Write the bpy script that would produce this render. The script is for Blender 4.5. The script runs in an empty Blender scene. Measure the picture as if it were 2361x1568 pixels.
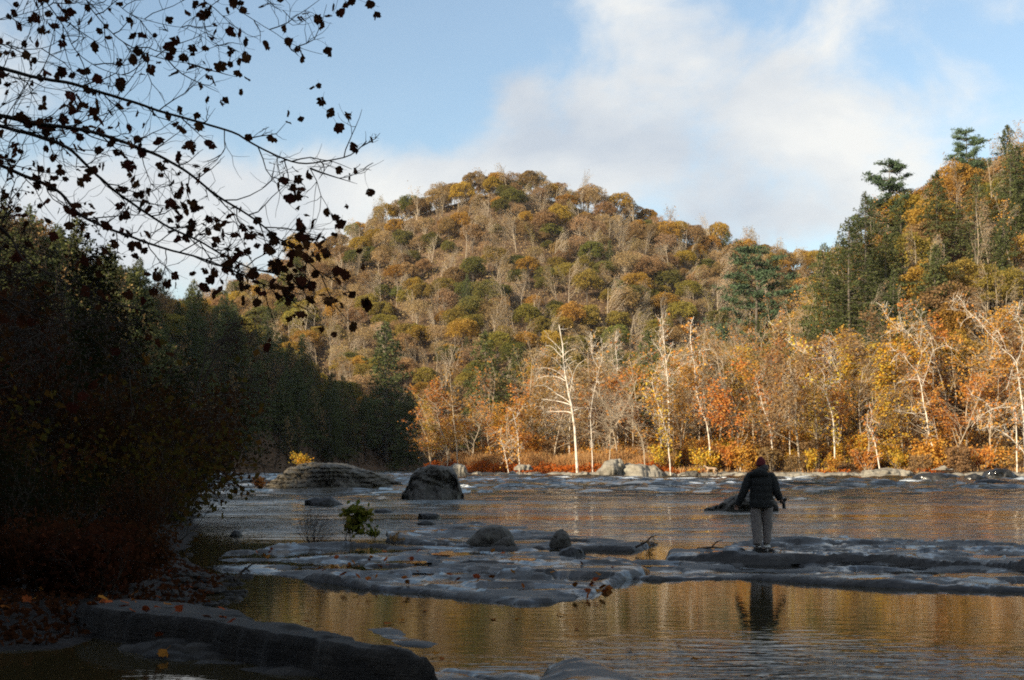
import bpy, bmesh, math, random
import numpy as np
from mathutils import Vector, Matrix, Euler

# ------------------------------------------------------------------ camera, sky, sun, exposure
scene = bpy.context.scene
COL = scene.collection
F, CX, HY, EYE = 2748.0, 1180.5, 1075.0, 1.6      # measured on a 2361 px wide copy of the photograph

cam_data = bpy.data.cameras.new("camera")
cam = bpy.data.objects.new("camera", cam_data)
COL.objects.link(cam)
cam.location = (0, 0, EYE)
cam.rotation_euler = (math.radians(90), 0, 0)
cam_data.sensor_width = 36.0
cam_data.sensor_fit = 'HORIZONTAL'
cam_data.lens = 36.0 * F / 2361.0
cam_data.shift_y = (HY - 784.0) / 2361.0
cam_data.clip_start = 0.1
cam_data.clip_end = 6000
scene.camera = cam

SUN_AZ = math.radians(45)        # light travels towards +X +Y
SUN_EL = math.radians(18.5)
TAN_EL = math.tan(SUN_EL)

world = bpy.data.worlds.new("World")
scene.world = world
world.use_nodes = True
wn, wl = world.node_tree.nodes, world.node_tree.links
wn.clear()
def wnode(t, **kw):
    n = wn.new(t)
    for k, v in kw.items():
        setattr(n, k, v)
    return n
out = wnode('ShaderNodeOutputWorld')
sky = wnode('ShaderNodeTexSky', sky_type='NISHITA')
sky.sun_disc = False
sky.sun_elevation = SUN_EL
sky.sun_rotation = math.radians(225)
sky.altitude = 300
sky.air_density = 1.25
sky.dust_density = 0.7
sky.ozone_density = 1.9
bg_sky = wnode('ShaderNodeBackground')
bg_sky.inputs['Strength'].default_value = 0.110
wl.new(sky.outputs[0], bg_sky.inputs['Color'])
bg_cloud = wnode('ShaderNodeBackground')
bg_cloud.inputs['Strength'].default_value = 0.58
tc = wnode('ShaderNodeTexCoord')
vec = tc.outputs['Generated']
def wmath(op, a, b=None, c=None):
    n = wnode('ShaderNodeMath', operation=op)
    for i, v in enumerate((a, b, c)):
        if v is None:
            continue
        if isinstance(v, (int, float)):
            n.inputs[i].default_value = v
        else:
            wl.new(v, n.inputs[i])
    return n.outputs[0]
def wnoise(scale, detail, rough, sx=1, sz=1, off=(0, 0, 0), dist=0.0):
    m = wnode('ShaderNodeMapping')
    m.inputs['Scale'].default_value = (sx, sx, sz)
    m.inputs['Location'].default_value = off
    wl.new(vec, m.inputs['Vector'])
    n = wnode('ShaderNodeTexNoise')
    n.inputs['Scale'].default_value = scale
    n.inputs['Detail'].default_value = detail
    n.inputs['Roughness'].default_value = rough
    n.inputs['Distortion'].default_value = dist
    wl.new(m.outputs[0], n.inputs['Vector'])
    return n.outputs['Fac']
n1 = wnoise(8.5, 10, 0.60, 1, 1.35, (3.1, 0.4, 1.3), 0.3)
n2 = wnoise(2.6, 3, 0.5, 1, 1.6, (0.7, 5.2, 2.2))
dens = wmath('ADD', wmath('MULTIPLY_ADD', n1, 2.3, -1.15), wmath('MULTIPLY_ADD', n2, 0.9, 0.05))
# cloud banks at their own bearings (px on the photo -> direction), radius in the same unit
BLOBS = [(1690, 190, 230, 110, .46), (1860, 320, 250, 110, .36), (1540, 350, 180, 90, .20), (1000, 405, 280, 75, .80),
         (1330, 385, 220, 90, .52), (1205, 240, 80, 90, .72), (1800, 510, 280, 60, .40), (2150, 300, 150, 110, .20),
         (1450, 20, 150, 60, .36), (2290, 110, 130, 90, .20), (640, 520, 320, 110, .55), (330, 470, 300, 150, .28), (1340, 200, 40, 60, .20),
         (700, 140, 520, 220, -.40), (1080, 90, 260, 130, -.30), (720, 310, 240, 70, -.22), (1450, 270, 60, 100, -.16), (1480, 460, 70, 50, -.22), (1740, 20, 160, 50, -.12), (2050, 90, 150, 70, -.12)]
for (px, py, rx, ry, amp) in BLOBS:
    d = Vector(((px - CX) / F, 1.0, (HY - py) / F))
    L = d.length
    d.normalize()
    m = wnode('ShaderNodeVectorMath', operation='SUBTRACT')
    wl.new(vec, m.inputs[0])
    m.inputs[1].default_value = d
    s = wnode('ShaderNodeVectorMath', operation='MULTIPLY')
    wl.new(m.outputs[0], s.inputs[0])
    s.inputs[1].default_value = (F / rx, 2.5, F / ry)
    ln = wnode('ShaderNodeVectorMath', operation='DOT_PRODUCT')
    wl.new(s.outputs[0], ln.inputs[0]); wl.new(s.outputs[0], ln.inputs[1])
    g = wmath('POWER', 2.718, wmath('MULTIPLY', ln.outputs['Value'], -0.9))
    dens = wmath('MULTIPLY_ADD', g, amp, dens)
mr = wnode('ShaderNodeMapRange', interpolation_type='SMOOTHSTEP')
mr.inputs['From Min'].default_value = 0.27
mr.inputs['From Max'].default_value = 1.06
mr.inputs['To Min'].default_value = 0.08
wl.new(dens, mr.inputs['Value'])
# cloud tone: white with soft grey bellies
n3 = wnoise(4.5, 6, 0.52, 1, 1.7, (1.1, 2.4, 3.42), 0.2)
cr = wnode('ShaderNodeValToRGB')
cr.color_ramp.elements[0].position = 0.42
cr.color_ramp.elements[0].color = (0.98, 0.97, 0.93, 1)
cr.color_ramp.elements[1].position = 0.68
cr.color_ramp.elements[1].color = (0.60, 0.66, 0.74, 1)
wl.new(n3, cr.inputs[0])
wl.new(cr.outputs[0], bg_cloud.inputs['Color'])
mix = wnode('ShaderNodeMixShader')
fac = wmath('MULTIPLY', mr.outputs[0], 0.93)
wl.new(fac, mix.inputs[0]); wl.new(bg_sky.outputs[0], mix.inputs[1]); wl.new(bg_cloud.outputs[0], mix.inputs[2])
wl.new(mix.outputs[0], out.inputs['Surface'])

sun_data = bpy.data.lights.new("sun", 'SUN')
sun_data.energy = 5.0
sun_data.angle = math.radians(0.55)
sun_data.color = (1.0, 0.85, 0.62)
sun = bpy.data.objects.new("sun", sun_data)
COL.objects.link(sun)
ldir = Vector((math.sin(SUN_AZ) * math.cos(SUN_EL), math.cos(SUN_AZ) * math.cos(SUN_EL), -math.sin(SUN_EL)))
sun.rotation_euler = ldir.to_track_quat('-Z', 'Y').to_euler()
sun.location = (-60, -60, 40)

vs = scene.view_settings
vs.view_transform = 'Standard'
vs.look = 'None'
vs.exposure = 0.78
vs.gamma = 1.0
vs.use_curve_mapping = False
scene.render.engine = 'CYCLES'
cy = scene.cycles
cy.max_bounces = 5; cy.diffuse_bounces = 2; cy.glossy_bounces = 3; cy.transmission_bounces = 2; cy.transparent_max_bounces = 4; cy.volume_bounces = 0
cy.caustics_reflective = False; cy.caustics_refractive = False
cy.sample_clamp_indirect = 4.0
cy.use_denoising = False
cy.denoising_prefilter = 'ACCURATE'
cy.pixel_filter_type = 'BLACKMAN_HARRIS'
cy.filter_width = 1.9

# ------------------------------------------------------------------ numeric helpers
def dpx(px, py, D):                     # photo pixel (2361 wide) at distance D -> world point
    return np.array([(px - CX) / F * D, D, EYE + (HY - py) / F * D])
def gpx(px, py, z=0.0):                 # photo pixel -> world point on the level z
    D = (EYE - z) * F / (py - HY)
    return np.array([(px - CX) / F * D, D, z])

def _hash(ix, iy, iz, seed):
    h = (ix * 374761393 + iy * 668265263 + iz * 2147483647 * 3 + seed * 974711) & 0xFFFFFFFF
    h = ((h ^ (h >> 13)) * 1274126177) & 0xFFFFFFFF
    h = ((h ^ (h >> 16)) * 2246822519) & 0xFFFFFFFF
    return ((h ^ (h >> 15)) & 0xFFFFFF) / float(0xFFFFFF)
def vnoise(x, y, z=0.0, seed=0):
    x, y, z = np.broadcast_arrays(np.asarray(x, float), np.asarray(y, float), np.asarray(z, float))
    xi, yi, zi = np.floor(x).astype(np.int64), np.floor(y).astype(np.int64), np.floor(z).astype(np.int64)
    fx, fy, fz = x - xi, y - yi, z - zi
    fx, fy, fz = fx * fx * (3 - 2 * fx), fy * fy * (3 - 2 * fy), fz * fz * (3 - 2 * fz)
    r = 0
    for dx in (0, 1):
        for dy in (0, 1):
            for dz in (0, 1):
                w = (fx if dx else 1 - fx) * (fy if dy else 1 - fy) * (fz if dz else 1 - fz)
                r = r + w * _hash(xi + dx, yi + dy, zi + dz, seed)
    return r * 2 - 1
def fbm(x, y, z=0.0, seed=0, oct=4, gain=0.5):
    a, s, f = 1.0, 0, 1.0
    for i in range(oct):
        s = s + a * vnoise(np.asarray(x) * f, np.asarray(y) * f, np.asarray(z) * f, seed + i * 17)
        a *= gain; f *= 2.03
    return s
def sstep(a, b, x):
    t = np.clip((x - a) / (b - a), 0, 1)
    return t * t * (3 - 2 * t)
def sdf(x, y, poly):                    # signed distance, positive inside
    x, y = np.asarray(x, float), np.asarray(y, float)
    P = np.asarray(poly, float)
    Q = np.roll(P, -1, axis=0)
    best = np.full(x.shape, 1e18)
    inside = np.zeros(x.shape, bool)
    for (ax, ay), (bx, by) in zip(P, Q):
        ex, ey = bx - ax, by - ay
        t = np.clip(((x - ax) * ex + (y - ay) * ey) / (ex * ex + ey * ey + 1e-12), 0, 1)
        best = np.minimum(best, (x - ax - t * ex) ** 2 + (y - ay - t * ey) ** 2)
        if ay != by:
            c = ((ay > y) != (by > y)) & (x < (bx - ax) * (y - ay) / (by - ay) + ax)
            inside ^= c
    d = np.sqrt(best)
    return np.where(inside, d, -d)

class MB:                                # mesh builder on numpy arrays
    def __init__(self):
        self.v, self.q, self.t, self.n = [], [], [], 0
    def add(self, v, quads=None, tris=None, mat=0, smooth=True):
        v = np.asarray(v, float).reshape(-1, 3)
        if quads is not None and len(quads):
            self.q.append((np.asarray(quads, np.int64) + self.n, mat, smooth))
        if tris is not None and len(tris):
            self.t.append((np.asarray(tris, np.int64) + self.n, mat, smooth))
        self.v.append(v); self.n += len(v)
    def mesh(self, name, mats):
        me = bpy.data.meshes.new(name)
        V = np.concatenate(self.v) if self.v else np.zeros((0, 3))
        me.vertices.add(len(V)); me.vertices.foreach_set('co', V.astype(np.float32).ravel())
        idx, start, mi, sm = [], [], [], []
        pos = 0
        for arrs, k in ((self.q, 4), (self.t, 3)):
            for f, m, s in arrs:
                idx.append(f.ravel()); start.append(pos + np.arange(len(f)) * k)
                mi.append(np.full(len(f), m)); sm.append(np.full(len(f), s)); pos += f.size
        idx, start = np.concatenate(idx), np.concatenate(start)
        me.loops.add(len(idx)); me.loops.foreach_set('vertex_index', idx.astype(np.int32))
        me.polygons.add(len(start)); me.polygons.foreach_set('loop_start', start.astype(np.int32))
        me.polygons.foreach_set('material_index', np.concatenate(mi).astype(np.int32))
        me.polygons.foreach_set('use_smooth', np.concatenate(sm).astype(bool))
        for m in (mats if isinstance(mats, (list, tuple)) else [mats]):
            me.materials.append(m)
        me.update(calc_edges=True)
        return me
    def tube(self, pts, rad, n=5, mat=0, cap=False):
        P = np.asarray(pts, float); m = len(P)
        R = np.broadcast_to(np.asarray(rad, float), (m,))
        T = np.gradient(P, axis=0); T /= np.linalg.norm(T, axis=1, keepdims=True) + 1e-9
        ref = np.array([0.31, 0.87, 0.12]) if abs(T[0] @ np.array([0.31, 0.87, 0.12])) < 0.85 else np.array([0.9, 0.1, -0.3])
        U = np.cross(T, ref); U /= np.linalg.norm(U, axis=1, keepdims=True) + 1e-9
        W = np.cross(T, U)
        a = np.arange(n) * 2 * math.pi / n
        V = P[:, None] + R[:, None, None] * (np.cos(a)[None, :, None] * U[:, None] + np.sin(a)[None, :, None] * W[:, None])
        i = np.arange(m - 1)[:, None] * n; j = np.arange(n)[None]; k = (j + 1) % n
        Q = np.stack([i + j, i + k, i + n + k, i + n + j], -1).reshape(-1, 4)
        self.add(V, quads=Q, mat=mat)
    def leaves(self, C, size, rng, mat=0, flat=0.0, aspect=0.7):
        C = np.asarray(C, float).reshape(-1, 3); N = len(C)
        if not N:
            return
        a = rng.normal(size=(N, 3)); a /= np.linalg.norm(a, axis=1, keepdims=True)
        b = rng.normal(size=(N, 3)); b[:, 2] *= 1 - flat; a[:, 2] *= 1 - flat
        a /= np.linalg.norm(a, axis=1, keepdims=True) + 1e-9
        b -= a * (a * b).sum(1, keepdims=True); b /= np.linalg.norm(b, axis=1, keepdims=True) + 1e-9
        s = (np.asarray(size) * (0.65 + 0.7 * rng.random(N)))[:, None] * 0.5
        V = np.stack([C - a * s, C - b * s * aspect + a * s * .15, C + a * s, C + b * s * aspect + a * s * .15], 1).reshape(-1, 3)
        self.add(V, quads=np.arange(N * 4).reshape(N, 4), mat=mat, smooth=False)

def grid_faces(nr, nc):
    i = np.arange(nr - 1)[:, None] * nc + np.arange(nc - 1)[None]
    return np.stack([i, i + 1, i + nc + 1, i + nc], -1).reshape(-1, 4)

# ------------------------------------------------------------------ objects
def link(name, data, parent=None, loc=None, rz=0.0, scale=None, kind=None, label=None):
    o = bpy.data.objects.new(name, data)
    COL.objects.link(o)
    if parent is not None:
        o.parent = parent
    if loc is not None:
        o.location = loc
    o.rotation_euler = (0, 0, rz)
    if scale is not None:
        o.scale = (scale,) * 3 if isinstance(scale, (int, float)) else scale
    if kind:
        o['kind'] = kind
    if label:
        o['label'] = label
    return o
def tag(o, label, cat, group=None):
    o['label'] = label; o['category'] = cat
    if group:
        o['group'] = group
    return o
def empty(name, loc, label, cat, group=None, rz=0.0, scale=None):
    return tag(link(name, None, None, loc, rz, scale), label, cat, group)

# ------------------------------------------------------------------ materials
def newmat(name):
    m = bpy.data.materials.new(name); m.use_nodes = True
    nt = m.node_tree; nt.nodes.clear()
    return m, nt
def N(nt, t, inp=None, **kw):
    n = nt.nodes.new(t)
    for k, v in kw.items():
        setattr(n, k, v)
    for k, v in (inp or {}).items():
        if hasattr(v, 'is_linked') or isinstance(v, bpy.types.NodeSocket):
            nt.links.new(v, n.inputs[k])
        else:
            n.inputs[k].default_value = v
    return n
def ramp(nt, fac, stops, interp='LINEAR'):
    n = nt.nodes.new('ShaderNodeValToRGB')
    n.color_ramp.interpolation = interp
    el = n.color_ramp.elements
    while len(el) < len(stops):
        el.new(0.5)
    for e, (p, c) in zip(el, stops):
        e.position = p; e.color = (*c, 1) if len(c) == 3 else c
    nt.links.new(fac, n.inputs[0])
    return n.outputs[0]
def leafmat(name, cols, objvar=0.03, valvar=0.25, trans=0.38):
    m, nt = newmat(name)
    geo = N(nt, 'ShaderNodeNewGeometry')
    oi = N(nt, 'ShaderNodeObjectInfo')
    c = ramp(nt, geo.outputs['Random Per Island'], [(i / max(1, len(cols) - 1), col) for i, col in enumerate(cols)])
    h = N(nt, 'ShaderNodeMapRange', {'Value': oi.outputs['Random'], 'To Min': 0.5 - objvar, 'To Max': 0.5 + objvar})
    r2 = N(nt, 'ShaderNodeMath', {0: oi.outputs['Random'], 1: 7.31}, operation='MULTIPLY')
    r3 = N(nt, 'ShaderNodeMath', {0: r2.outputs[0]}, operation='FRACT')
    v = N(nt, 'ShaderNodeMapRange', {'Value': r3.outputs[0], 'To Min': 1 - valvar, 'To Max': 1 + valvar})
    hsv = N(nt, 'ShaderNodeHueSaturation', {'Hue': h.outputs[0], 'Value': v.outputs[0], 'Color': c})
    d = N(nt, 'ShaderNodeBsdfDiffuse', {'Color': hsv.outputs[0]})
    t = N(nt, 'ShaderNodeBsdfTranslucent', {'Color': hsv.outputs[0]})
    mx = N(nt, 'ShaderNodeMixShader', {0: trans, 1: d.outputs[0], 2: t.outputs[0]})
    o = N(nt, 'ShaderNodeOutputMaterial', {'Surface': mx.outputs[0]})
    return m
def barkmat(name, c1, c2, scale=3.0, stretch=4.0, rough=0.9, thr=(0.4, 0.6), bump=0.3):
    m, nt = newmat(name)
    tcn = N(nt, 'ShaderNodeTexCoord')
    mp = N(nt, 'ShaderNodeMapping', {'Vector': tcn.outputs['Object'], 'Scale': (stretch, stretch, 1)})
    no = N(nt, 'ShaderNodeTexNoise', {'Vector': mp.outputs[0], 'Scale': scale, 'Detail': 5})
    c = ramp(nt, no.outputs['Fac'], [(thr[0], c1), (thr[1], c2)])
    b = N(nt, 'ShaderNodeBump', {'Strength': bump, 'Distance': 0.02, 'Height': no.outputs['Fac']})
    p = N(nt, 'ShaderNodeBsdfDiffuse', {'Color': c, 'Normal': b.outputs[0]})
    N(nt, 'ShaderNodeOutputMaterial', {'Surface': p.outputs[0]})
    return m
def stonemat(name, c1, c2, c3, scale=1.0, strata=0.0, wet=False, bump=0.5, lichen=0.0, bdist=0.06):
    m, nt = newmat(name)
    geo = N(nt, 'ShaderNodeNewGeometry')
    pos = geo.outputs['Position']
    n1_ = N(nt, 'ShaderNodeTexNoise', {'Vector': pos, 'Scale': 1.3 * scale, 'Detail': 8, 'Roughness': 0.6})
    n2_ = N(nt, 'ShaderNodeTexNoise', {'Vector': pos, 'Scale': 9.0 * scale, 'Detail': 6, 'Roughness': 0.65})
    mp = N(nt, 'ShaderNodeMapping', {'Vector': pos, 'Rotation': (0.05, 0.09, 0.3), 'Scale': (0.35, 0.35, 5.0)})
    n3_ = N(nt, 'ShaderNodeTexNoise', {'Vector': mp.outputs[0], 'Scale': 1.6 * scale, 'Detail': 5, 'Distortion': 0.4})
    base = ramp(nt, n1_.outputs['Fac'], [(0.30, c1), (0.52, c2), (0.72, c3)])
    sp = ramp(nt, n2_.outputs['Fac'], [(0.30, (0.55, 0.55, 0.55)), (0.62, (1.15, 1.15, 1.15))])
    mul = N(nt, 'ShaderNodeMix', {0: 0.75, 6: base, 7: sp}, data_type='RGBA', blend_type='MULTIPLY')
    col = mul.outputs[2]
    if strata > 0:
        st = ramp(nt, n3_.outputs['Fac'], [(0.36, (0.45, 0.45, 0.46)), (0.50, (1.0, 1.0, 1.0)), (0.66, (1.15, 1.12, 1.05))])
        mu2 = N(nt, 'ShaderNodeMix', {0: strata, 6: col, 7: st}, data_type='RGBA', blend_type='MULTIPLY')
        col = mu2.outputs[2]
    if lichen > 0:
        n4_ = N(nt, 'ShaderNodeTexNoise', {'Vector': pos, 'Scale': 2.6 * scale, 'Detail': 6, 'Roughness': 0.7})
        lf = ramp(nt, n4_.outputs['Fac'], [(0.56, (0, 0, 0)), (0.66, (lichen,) * 3)])
        mu3 = N(nt, 'ShaderNodeMix', {0: lf, 6: col, 7: (0.34, 0.36, 0.28, 1)}, data_type='RGBA')
        col = mu3.outputs[2]
    if wet:
        sz_ = N(nt, 'ShaderNodeSeparateXYZ', {0: pos})
        zl_ = N(nt, 'ShaderNodeMath', {0: N(nt, 'ShaderNodeMath', {0: n2_.outputs['Fac'], 1: -.04}, operation='MULTIPLY').outputs[0], 1: sz_.outputs['Z']}, operation='ADD')
        wlm = N(nt, 'ShaderNodeMapRange', {'Value': zl_.outputs[0], 'From Min': -.015, 'From Max': .02, 'To Min': .22, 'To Max': 1.0})
        col = N(nt, 'ShaderNodeVectorMath', {0: col, 1: wlm.outputs[0]}, operation='MULTIPLY').outputs[0]
    hsum = N(nt, 'ShaderNodeMath', {0: n1_.outputs['Fac'], 1: N(nt, 'ShaderNodeMath', {0: n2_.outputs['Fac'], 1: 0.35}, operation='MULTIPLY').outputs[0]}, operation='ADD')
    if strata > 0:
        hsum = N(nt, 'ShaderNodeMath', {0: n3_.outputs['Fac'], 1: strata * 1.2, 2: hsum.outputs[0]}, operation='MULTIPLY_ADD')
    rough = 0.85
    if wet:
        mpw = N(nt, 'ShaderNodeMapping', {'Vector': pos, 'Scale': (0.40, 0.9, 1.0)})
        nw = N(nt, 'ShaderNodeTexNoise', {'Vector': mpw.outputs[0], 'Scale': 1.5, 'Detail': 7, 'Roughness': 0.65, 'Distortion': 0.4})
        wf = N(nt, 'ShaderNodeMapRange', {'Value': nw.outputs['Fac'], 'From Min': 0.49, 'From Max': 0.55})
        rr = N(nt, 'ShaderNodeMapRange', {'Value': wf.outputs[0], 'To Min': 0.55, 'To Max': 0.09})
        rough = rr.outputs[0]
        dk = N(nt, 'ShaderNodeMapRange', {'Value': wf.outputs[0], 'To Min': 1.0, 'To Max': 0.45})
        mm = N(nt, 'ShaderNodeVectorMath', {0: col, 1: dk.outputs[0]}, operation='MULTIPLY')
        col = mm.outputs[0]
        bs = N(nt, 'ShaderNodeMapRange', {'Value': wf.outputs[0], 'To Min': bump, 'To Max': bump * 0.25})
        bump = bs.outputs[0]
    b = N(nt, 'ShaderNodeBump', {'Strength': bump, 'Distance': bdist, 'Height': hsum.outputs[0]})
    p = N(nt, 'ShaderNodeBsdfPrincipled', {'Base Color': col, 'Roughness': rough, 'Normal': b.outputs[0]})
    N(nt, 'ShaderNodeOutputMaterial', {'Surface': p.outputs[0]})
    return m
def plainmat(name, c1, c2=None, rough=0.8, scale=20, bump=0.2, bdist=0.01):
    m, nt = newmat(name)
    tcn = N(nt, 'ShaderNodeTexCoord')
    no = N(nt, 'ShaderNodeTexNoise', {'Vector': tcn.outputs['Object'], 'Scale': scale, 'Detail': 4})
    c = ramp(nt, no.outputs['Fac'], [(0.35, c1), (0.65, c2 or c1)])
    b = N(nt, 'ShaderNodeBump', {'Strength': bump, 'Distance': bdist, 'Height': no.outputs['Fac']})
    p = N(nt, 'ShaderNodeBsdfPrincipled', {'Base Color': c, 'Roughness': rough, 'Normal': b.outputs[0]})
    N(nt, 'ShaderNodeOutputMaterial', {'Surface': p.outputs[0]})
    return m

M = {}
M['olive'] = leafmat('olive_leaf', [(.21, .175, .045), (.30, .235, .055), (.38, .275, .06)], .016, .22)
M['green'] = leafmat('green_leaf', [(.11, .120, .040), (.17, .165, .045), (.24, .20, .05)], .02, .25)
M['orange'] = leafmat('orange_leaf', [(.32, .19, .042), (.41, .25, .05), (.46, .29, .06)], .016, .2)
M['rust'] = leafmat('rust_leaf', [(.24, .155, .075), (.32, .205, .09), (.37, .23, .10)], .012, .2)
M['gold'] = leafmat('gold_leaf', [(.62, .27, .025), (.70, .40, .045), (.62, .43, .06), (.52, .40, .07)], .012, .15)
M['bank'] = leafmat('bank_leaf', [(.52, .19, .040), (.60, .27, .055), (.65, .38, .085), (.53, .20, .042)], .014, .18)
M['tan'] = leafmat('tan_leaf', [(.32, .22, .115), (.40, .275, .14), (.46, .31, .14)], .015, .2)
M['needle'] = leafmat('needle', [(.062, .078, .030), (.11, .125, .046), (.175, .18, .072)], .012, .2, .3)
M['pineneedle'] = leafmat('pine_needle', [(.06, .10, .055), (.10, .15, .08), (.14, .19, .105)], .01, .15, .2)
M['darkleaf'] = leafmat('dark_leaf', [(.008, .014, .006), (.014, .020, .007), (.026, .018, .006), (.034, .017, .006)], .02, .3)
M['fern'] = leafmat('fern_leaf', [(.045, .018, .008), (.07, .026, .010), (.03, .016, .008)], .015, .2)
M['redscrub'] = leafmat('red_scrub', [(.55, .12, .025), (.62, .18, .03), (.48, .10, .02)], .01, .15)
M['grass'] = leafmat('dry_grass', [(.56, .34, .14), (.62, .40, .18), (.54, .28, .10)], .01, .15)
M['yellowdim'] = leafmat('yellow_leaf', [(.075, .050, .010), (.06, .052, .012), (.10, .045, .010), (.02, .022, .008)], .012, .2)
M['greenyellow'] = leafmat('green_yellow_leaf', [(.07, .10, .018), (.13, .14, .022), (.20, .16, .025)], .012, .2)
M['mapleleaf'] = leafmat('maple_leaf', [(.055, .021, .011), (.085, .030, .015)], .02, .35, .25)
M['fallen'] = leafmat('fallen_leaf', [(.25, .07, .018), (.32, .11, .025)], .02, .4, .1)
M['bark'] = barkmat('grey_bark', (.10, .085, .07), (.20, .17, .14))
M['tanbark'] = barkmat('tan_bark', (.34, .27, .19), (.50, .42, .32))
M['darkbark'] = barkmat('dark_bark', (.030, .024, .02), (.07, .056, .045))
M['white'] = barkmat('white_bark', (.36, .28, .20), (.74, .67, .57), 1.1, 1.6, 0.8, (0.36, 0.50), 0.1)

# ------------------------------------------------------------------ terrain
LEFT_BANK = [(-60, 9.4), (-30, 9.9), (-6, 10.0), (-4.1, 10.5), (-3.5, 12.5), (-3.7, 15), (-4.1, 17), (-5.6, 20), (-6.5, 24),
             (-7.4, 28), (-9.5, 36), (-12, 45), (-18, 65), (-25, 90), (-38, 140), (-50, 200), (-48, 300), (-38, 404)]
RIGHT_BANK = [(-10, 412), (0, 385), (-8, 300), (-12, 230), (-15, 192), (-8, 178), (10, 170), (40, 167), (75, 160), (110, 150), (200, 138), (600, 120)]
WATER = LEFT_BANK + RIGHT_BANK + [(600, -200), (-60, -200)]
def sil(t):                              # ridge of the central hill: ground height by bearing
    px = t * F + CX
    e = np.interp(px, [-2500, -600, 300, 500, 600, 650, 750, 830, 900, 1000, 1100, 1160, 1300, 1450, 1600, 1700, 1800, 1900, 2100, 2361, 3400, 5000],
                  [.02, .05, .125, .148, .165, .178, .195, .209, .218, .233, .243, .248, .238, .222, .203, .192, .184, .18, .165, .15, .06, .03])
    return e * 640 - 11
_st = np.linspace(-1.6, 1.6, 641)
_sv = sil(_st)
_sv = np.convolve(np.pad(_sv, 6, mode='edge'), np.hanning(15)[1:-1] / np.hanning(15).sum(), 'valid')
def sil(t):
    return np.interp(t, _st, _sv)
def spur(t):
    return np.interp(t, [-.3, -.06, 0, .1, .2, .25, .3, .35, .43, .6, 1.2], [0, 1, 3, 8, 16, 28, 43, 55, 62, 70, 75])
def land_d(x, y):
    return -sdf(x, y, WATER)
def ground_z(x, y, d=None):
    x, y = np.asarray(x, float), np.asarray(y, float)
    if d is None:
        d = land_d(x, y)
    yy = np.maximum(y, 5)
    t = x / yy
    ramp_c = np.clip((y - 395) / (640 - 395), 0, 1)
    zc = sil(t) * (0.82 * ramp_c + 0.18 * ramp_c ** 2) * np.where(y > 640, 1 - 0.6 * sstep(640, 1100, y), 1)
    zc = zc + 4.0 * fbm(x / 60, y / 60, 0, 5, 3) * sstep(0.05, 0.3, ramp_c) * sstep(700, 560, y)
    zs = spur(t) * np.minimum(sstep(0, 1, (y - 165) / 115) * .5 + .5 * np.clip((y - 172) / 100, 0, 1), 1) * (1 - 0.5 * sstep(300, 420, y))
    slope = np.interp(y, [0, 30, 80, 120, 500], [.18, .25, .5, .78, .75])
    dl = np.maximum(d, 0)
    zl = np.where(x < np.interp(y, [0, 60, 110, 190, 300, 420], [-2.5, -8, -14, -28, -30, -25]), np.minimum(slope * np.minimum(dl, 42) + .32 * np.clip(dl - 42, 0, 90), np.interp(y, [0, 20, 40, 90, 130, 200], [.6, .8, 1.2, 3.0, 11, 200])), 0) * sstep(470, 390, y)
    zb = 0.75 * sstep(0, 2.5, d) + 1.1 * sstep(3, 14, d)
    zb = np.where(y < 100, 0.22 * sstep(0, 1.0, d) + .2 * sstep(2, 8, d), zb)
    z = np.maximum(np.maximum(zc, zs), zl) * sstep(0, 8, d) + zb
    return np.where(d > 0, z, np.maximum(-1.2, d * .35))

m, nt = newmat('leaf_litter_ground')
geo = N(nt, 'ShaderNodeNewGeometry')
no = N(nt, 'ShaderNodeTexNoise', {'Vector': geo.outputs['Position'], 'Scale': 0.35, 'Detail': 10, 'Roughness': 0.7})
no2 = N(nt, 'ShaderNodeTexNoise', {'Vector': geo.outputs['Position'], 'Scale': 14, 'Detail': 4})
c = ramp(nt, no.outputs['Fac'], [(.3, (.075, .055, .038)), (.5, (.14, .10, .068)), (.7, (.21, .145, .09))])
c2 = N(nt, 'ShaderNodeMix', {0: .6, 6: c, 7: ramp(nt, no2.outputs['Fac'], [(.35, (.4, .35, .3)), (.65, (1.2, 1.0, .85))])}, data_type='RGBA', blend_type='MULTIPLY')
b = N(nt, 'ShaderNodeBump', {'Strength': .6, 'Distance': .2, 'Height': no.outputs['Fac']})
p = N(nt, 'ShaderNodeBsdfDiffuse', {'Color': c2.outputs[2], 'Normal': b.outputs[0]})
N(nt, 'ShaderNodeOutputMaterial', {'Surface': p.outputs[0]})
M['litter'] = m
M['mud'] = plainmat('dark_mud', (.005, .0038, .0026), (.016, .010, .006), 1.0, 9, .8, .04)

def terrain_sheet(name, X, Y, mat):
    Z = ground_z(X.ravel(), Y.ravel()).reshape(X.shape)
    Z = Z + 0.05 * fbm(X * 1.3, Y * 1.3, 0, 9, 3) * (Z > -.1)
    mb = MB()
    mb.add(np.stack([X, Y, Z], -1), quads=grid_faces(*X.shape))
    return link(name, mb.mesh(name, mat), kind='structure')
ys = np.concatenate([np.linspace(104, 260, 110), np.linspace(263, 700, 120)[0:], np.geomspace(720, 1300, 14)])
ts = np.linspace(-.95, .95, 230)
Y, T = np.meshgrid(ys, ts, indexing='ij')
terrain_sheet('hillside', T * Y, Y, M['litter'])
Y, X = np.meshgrid(np.linspace(8.5, 105.5, 300), np.linspace(-62, -2.2, 170), indexing='ij')
terrain_sheet('riverbank', X, Y, M['mud'])

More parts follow.
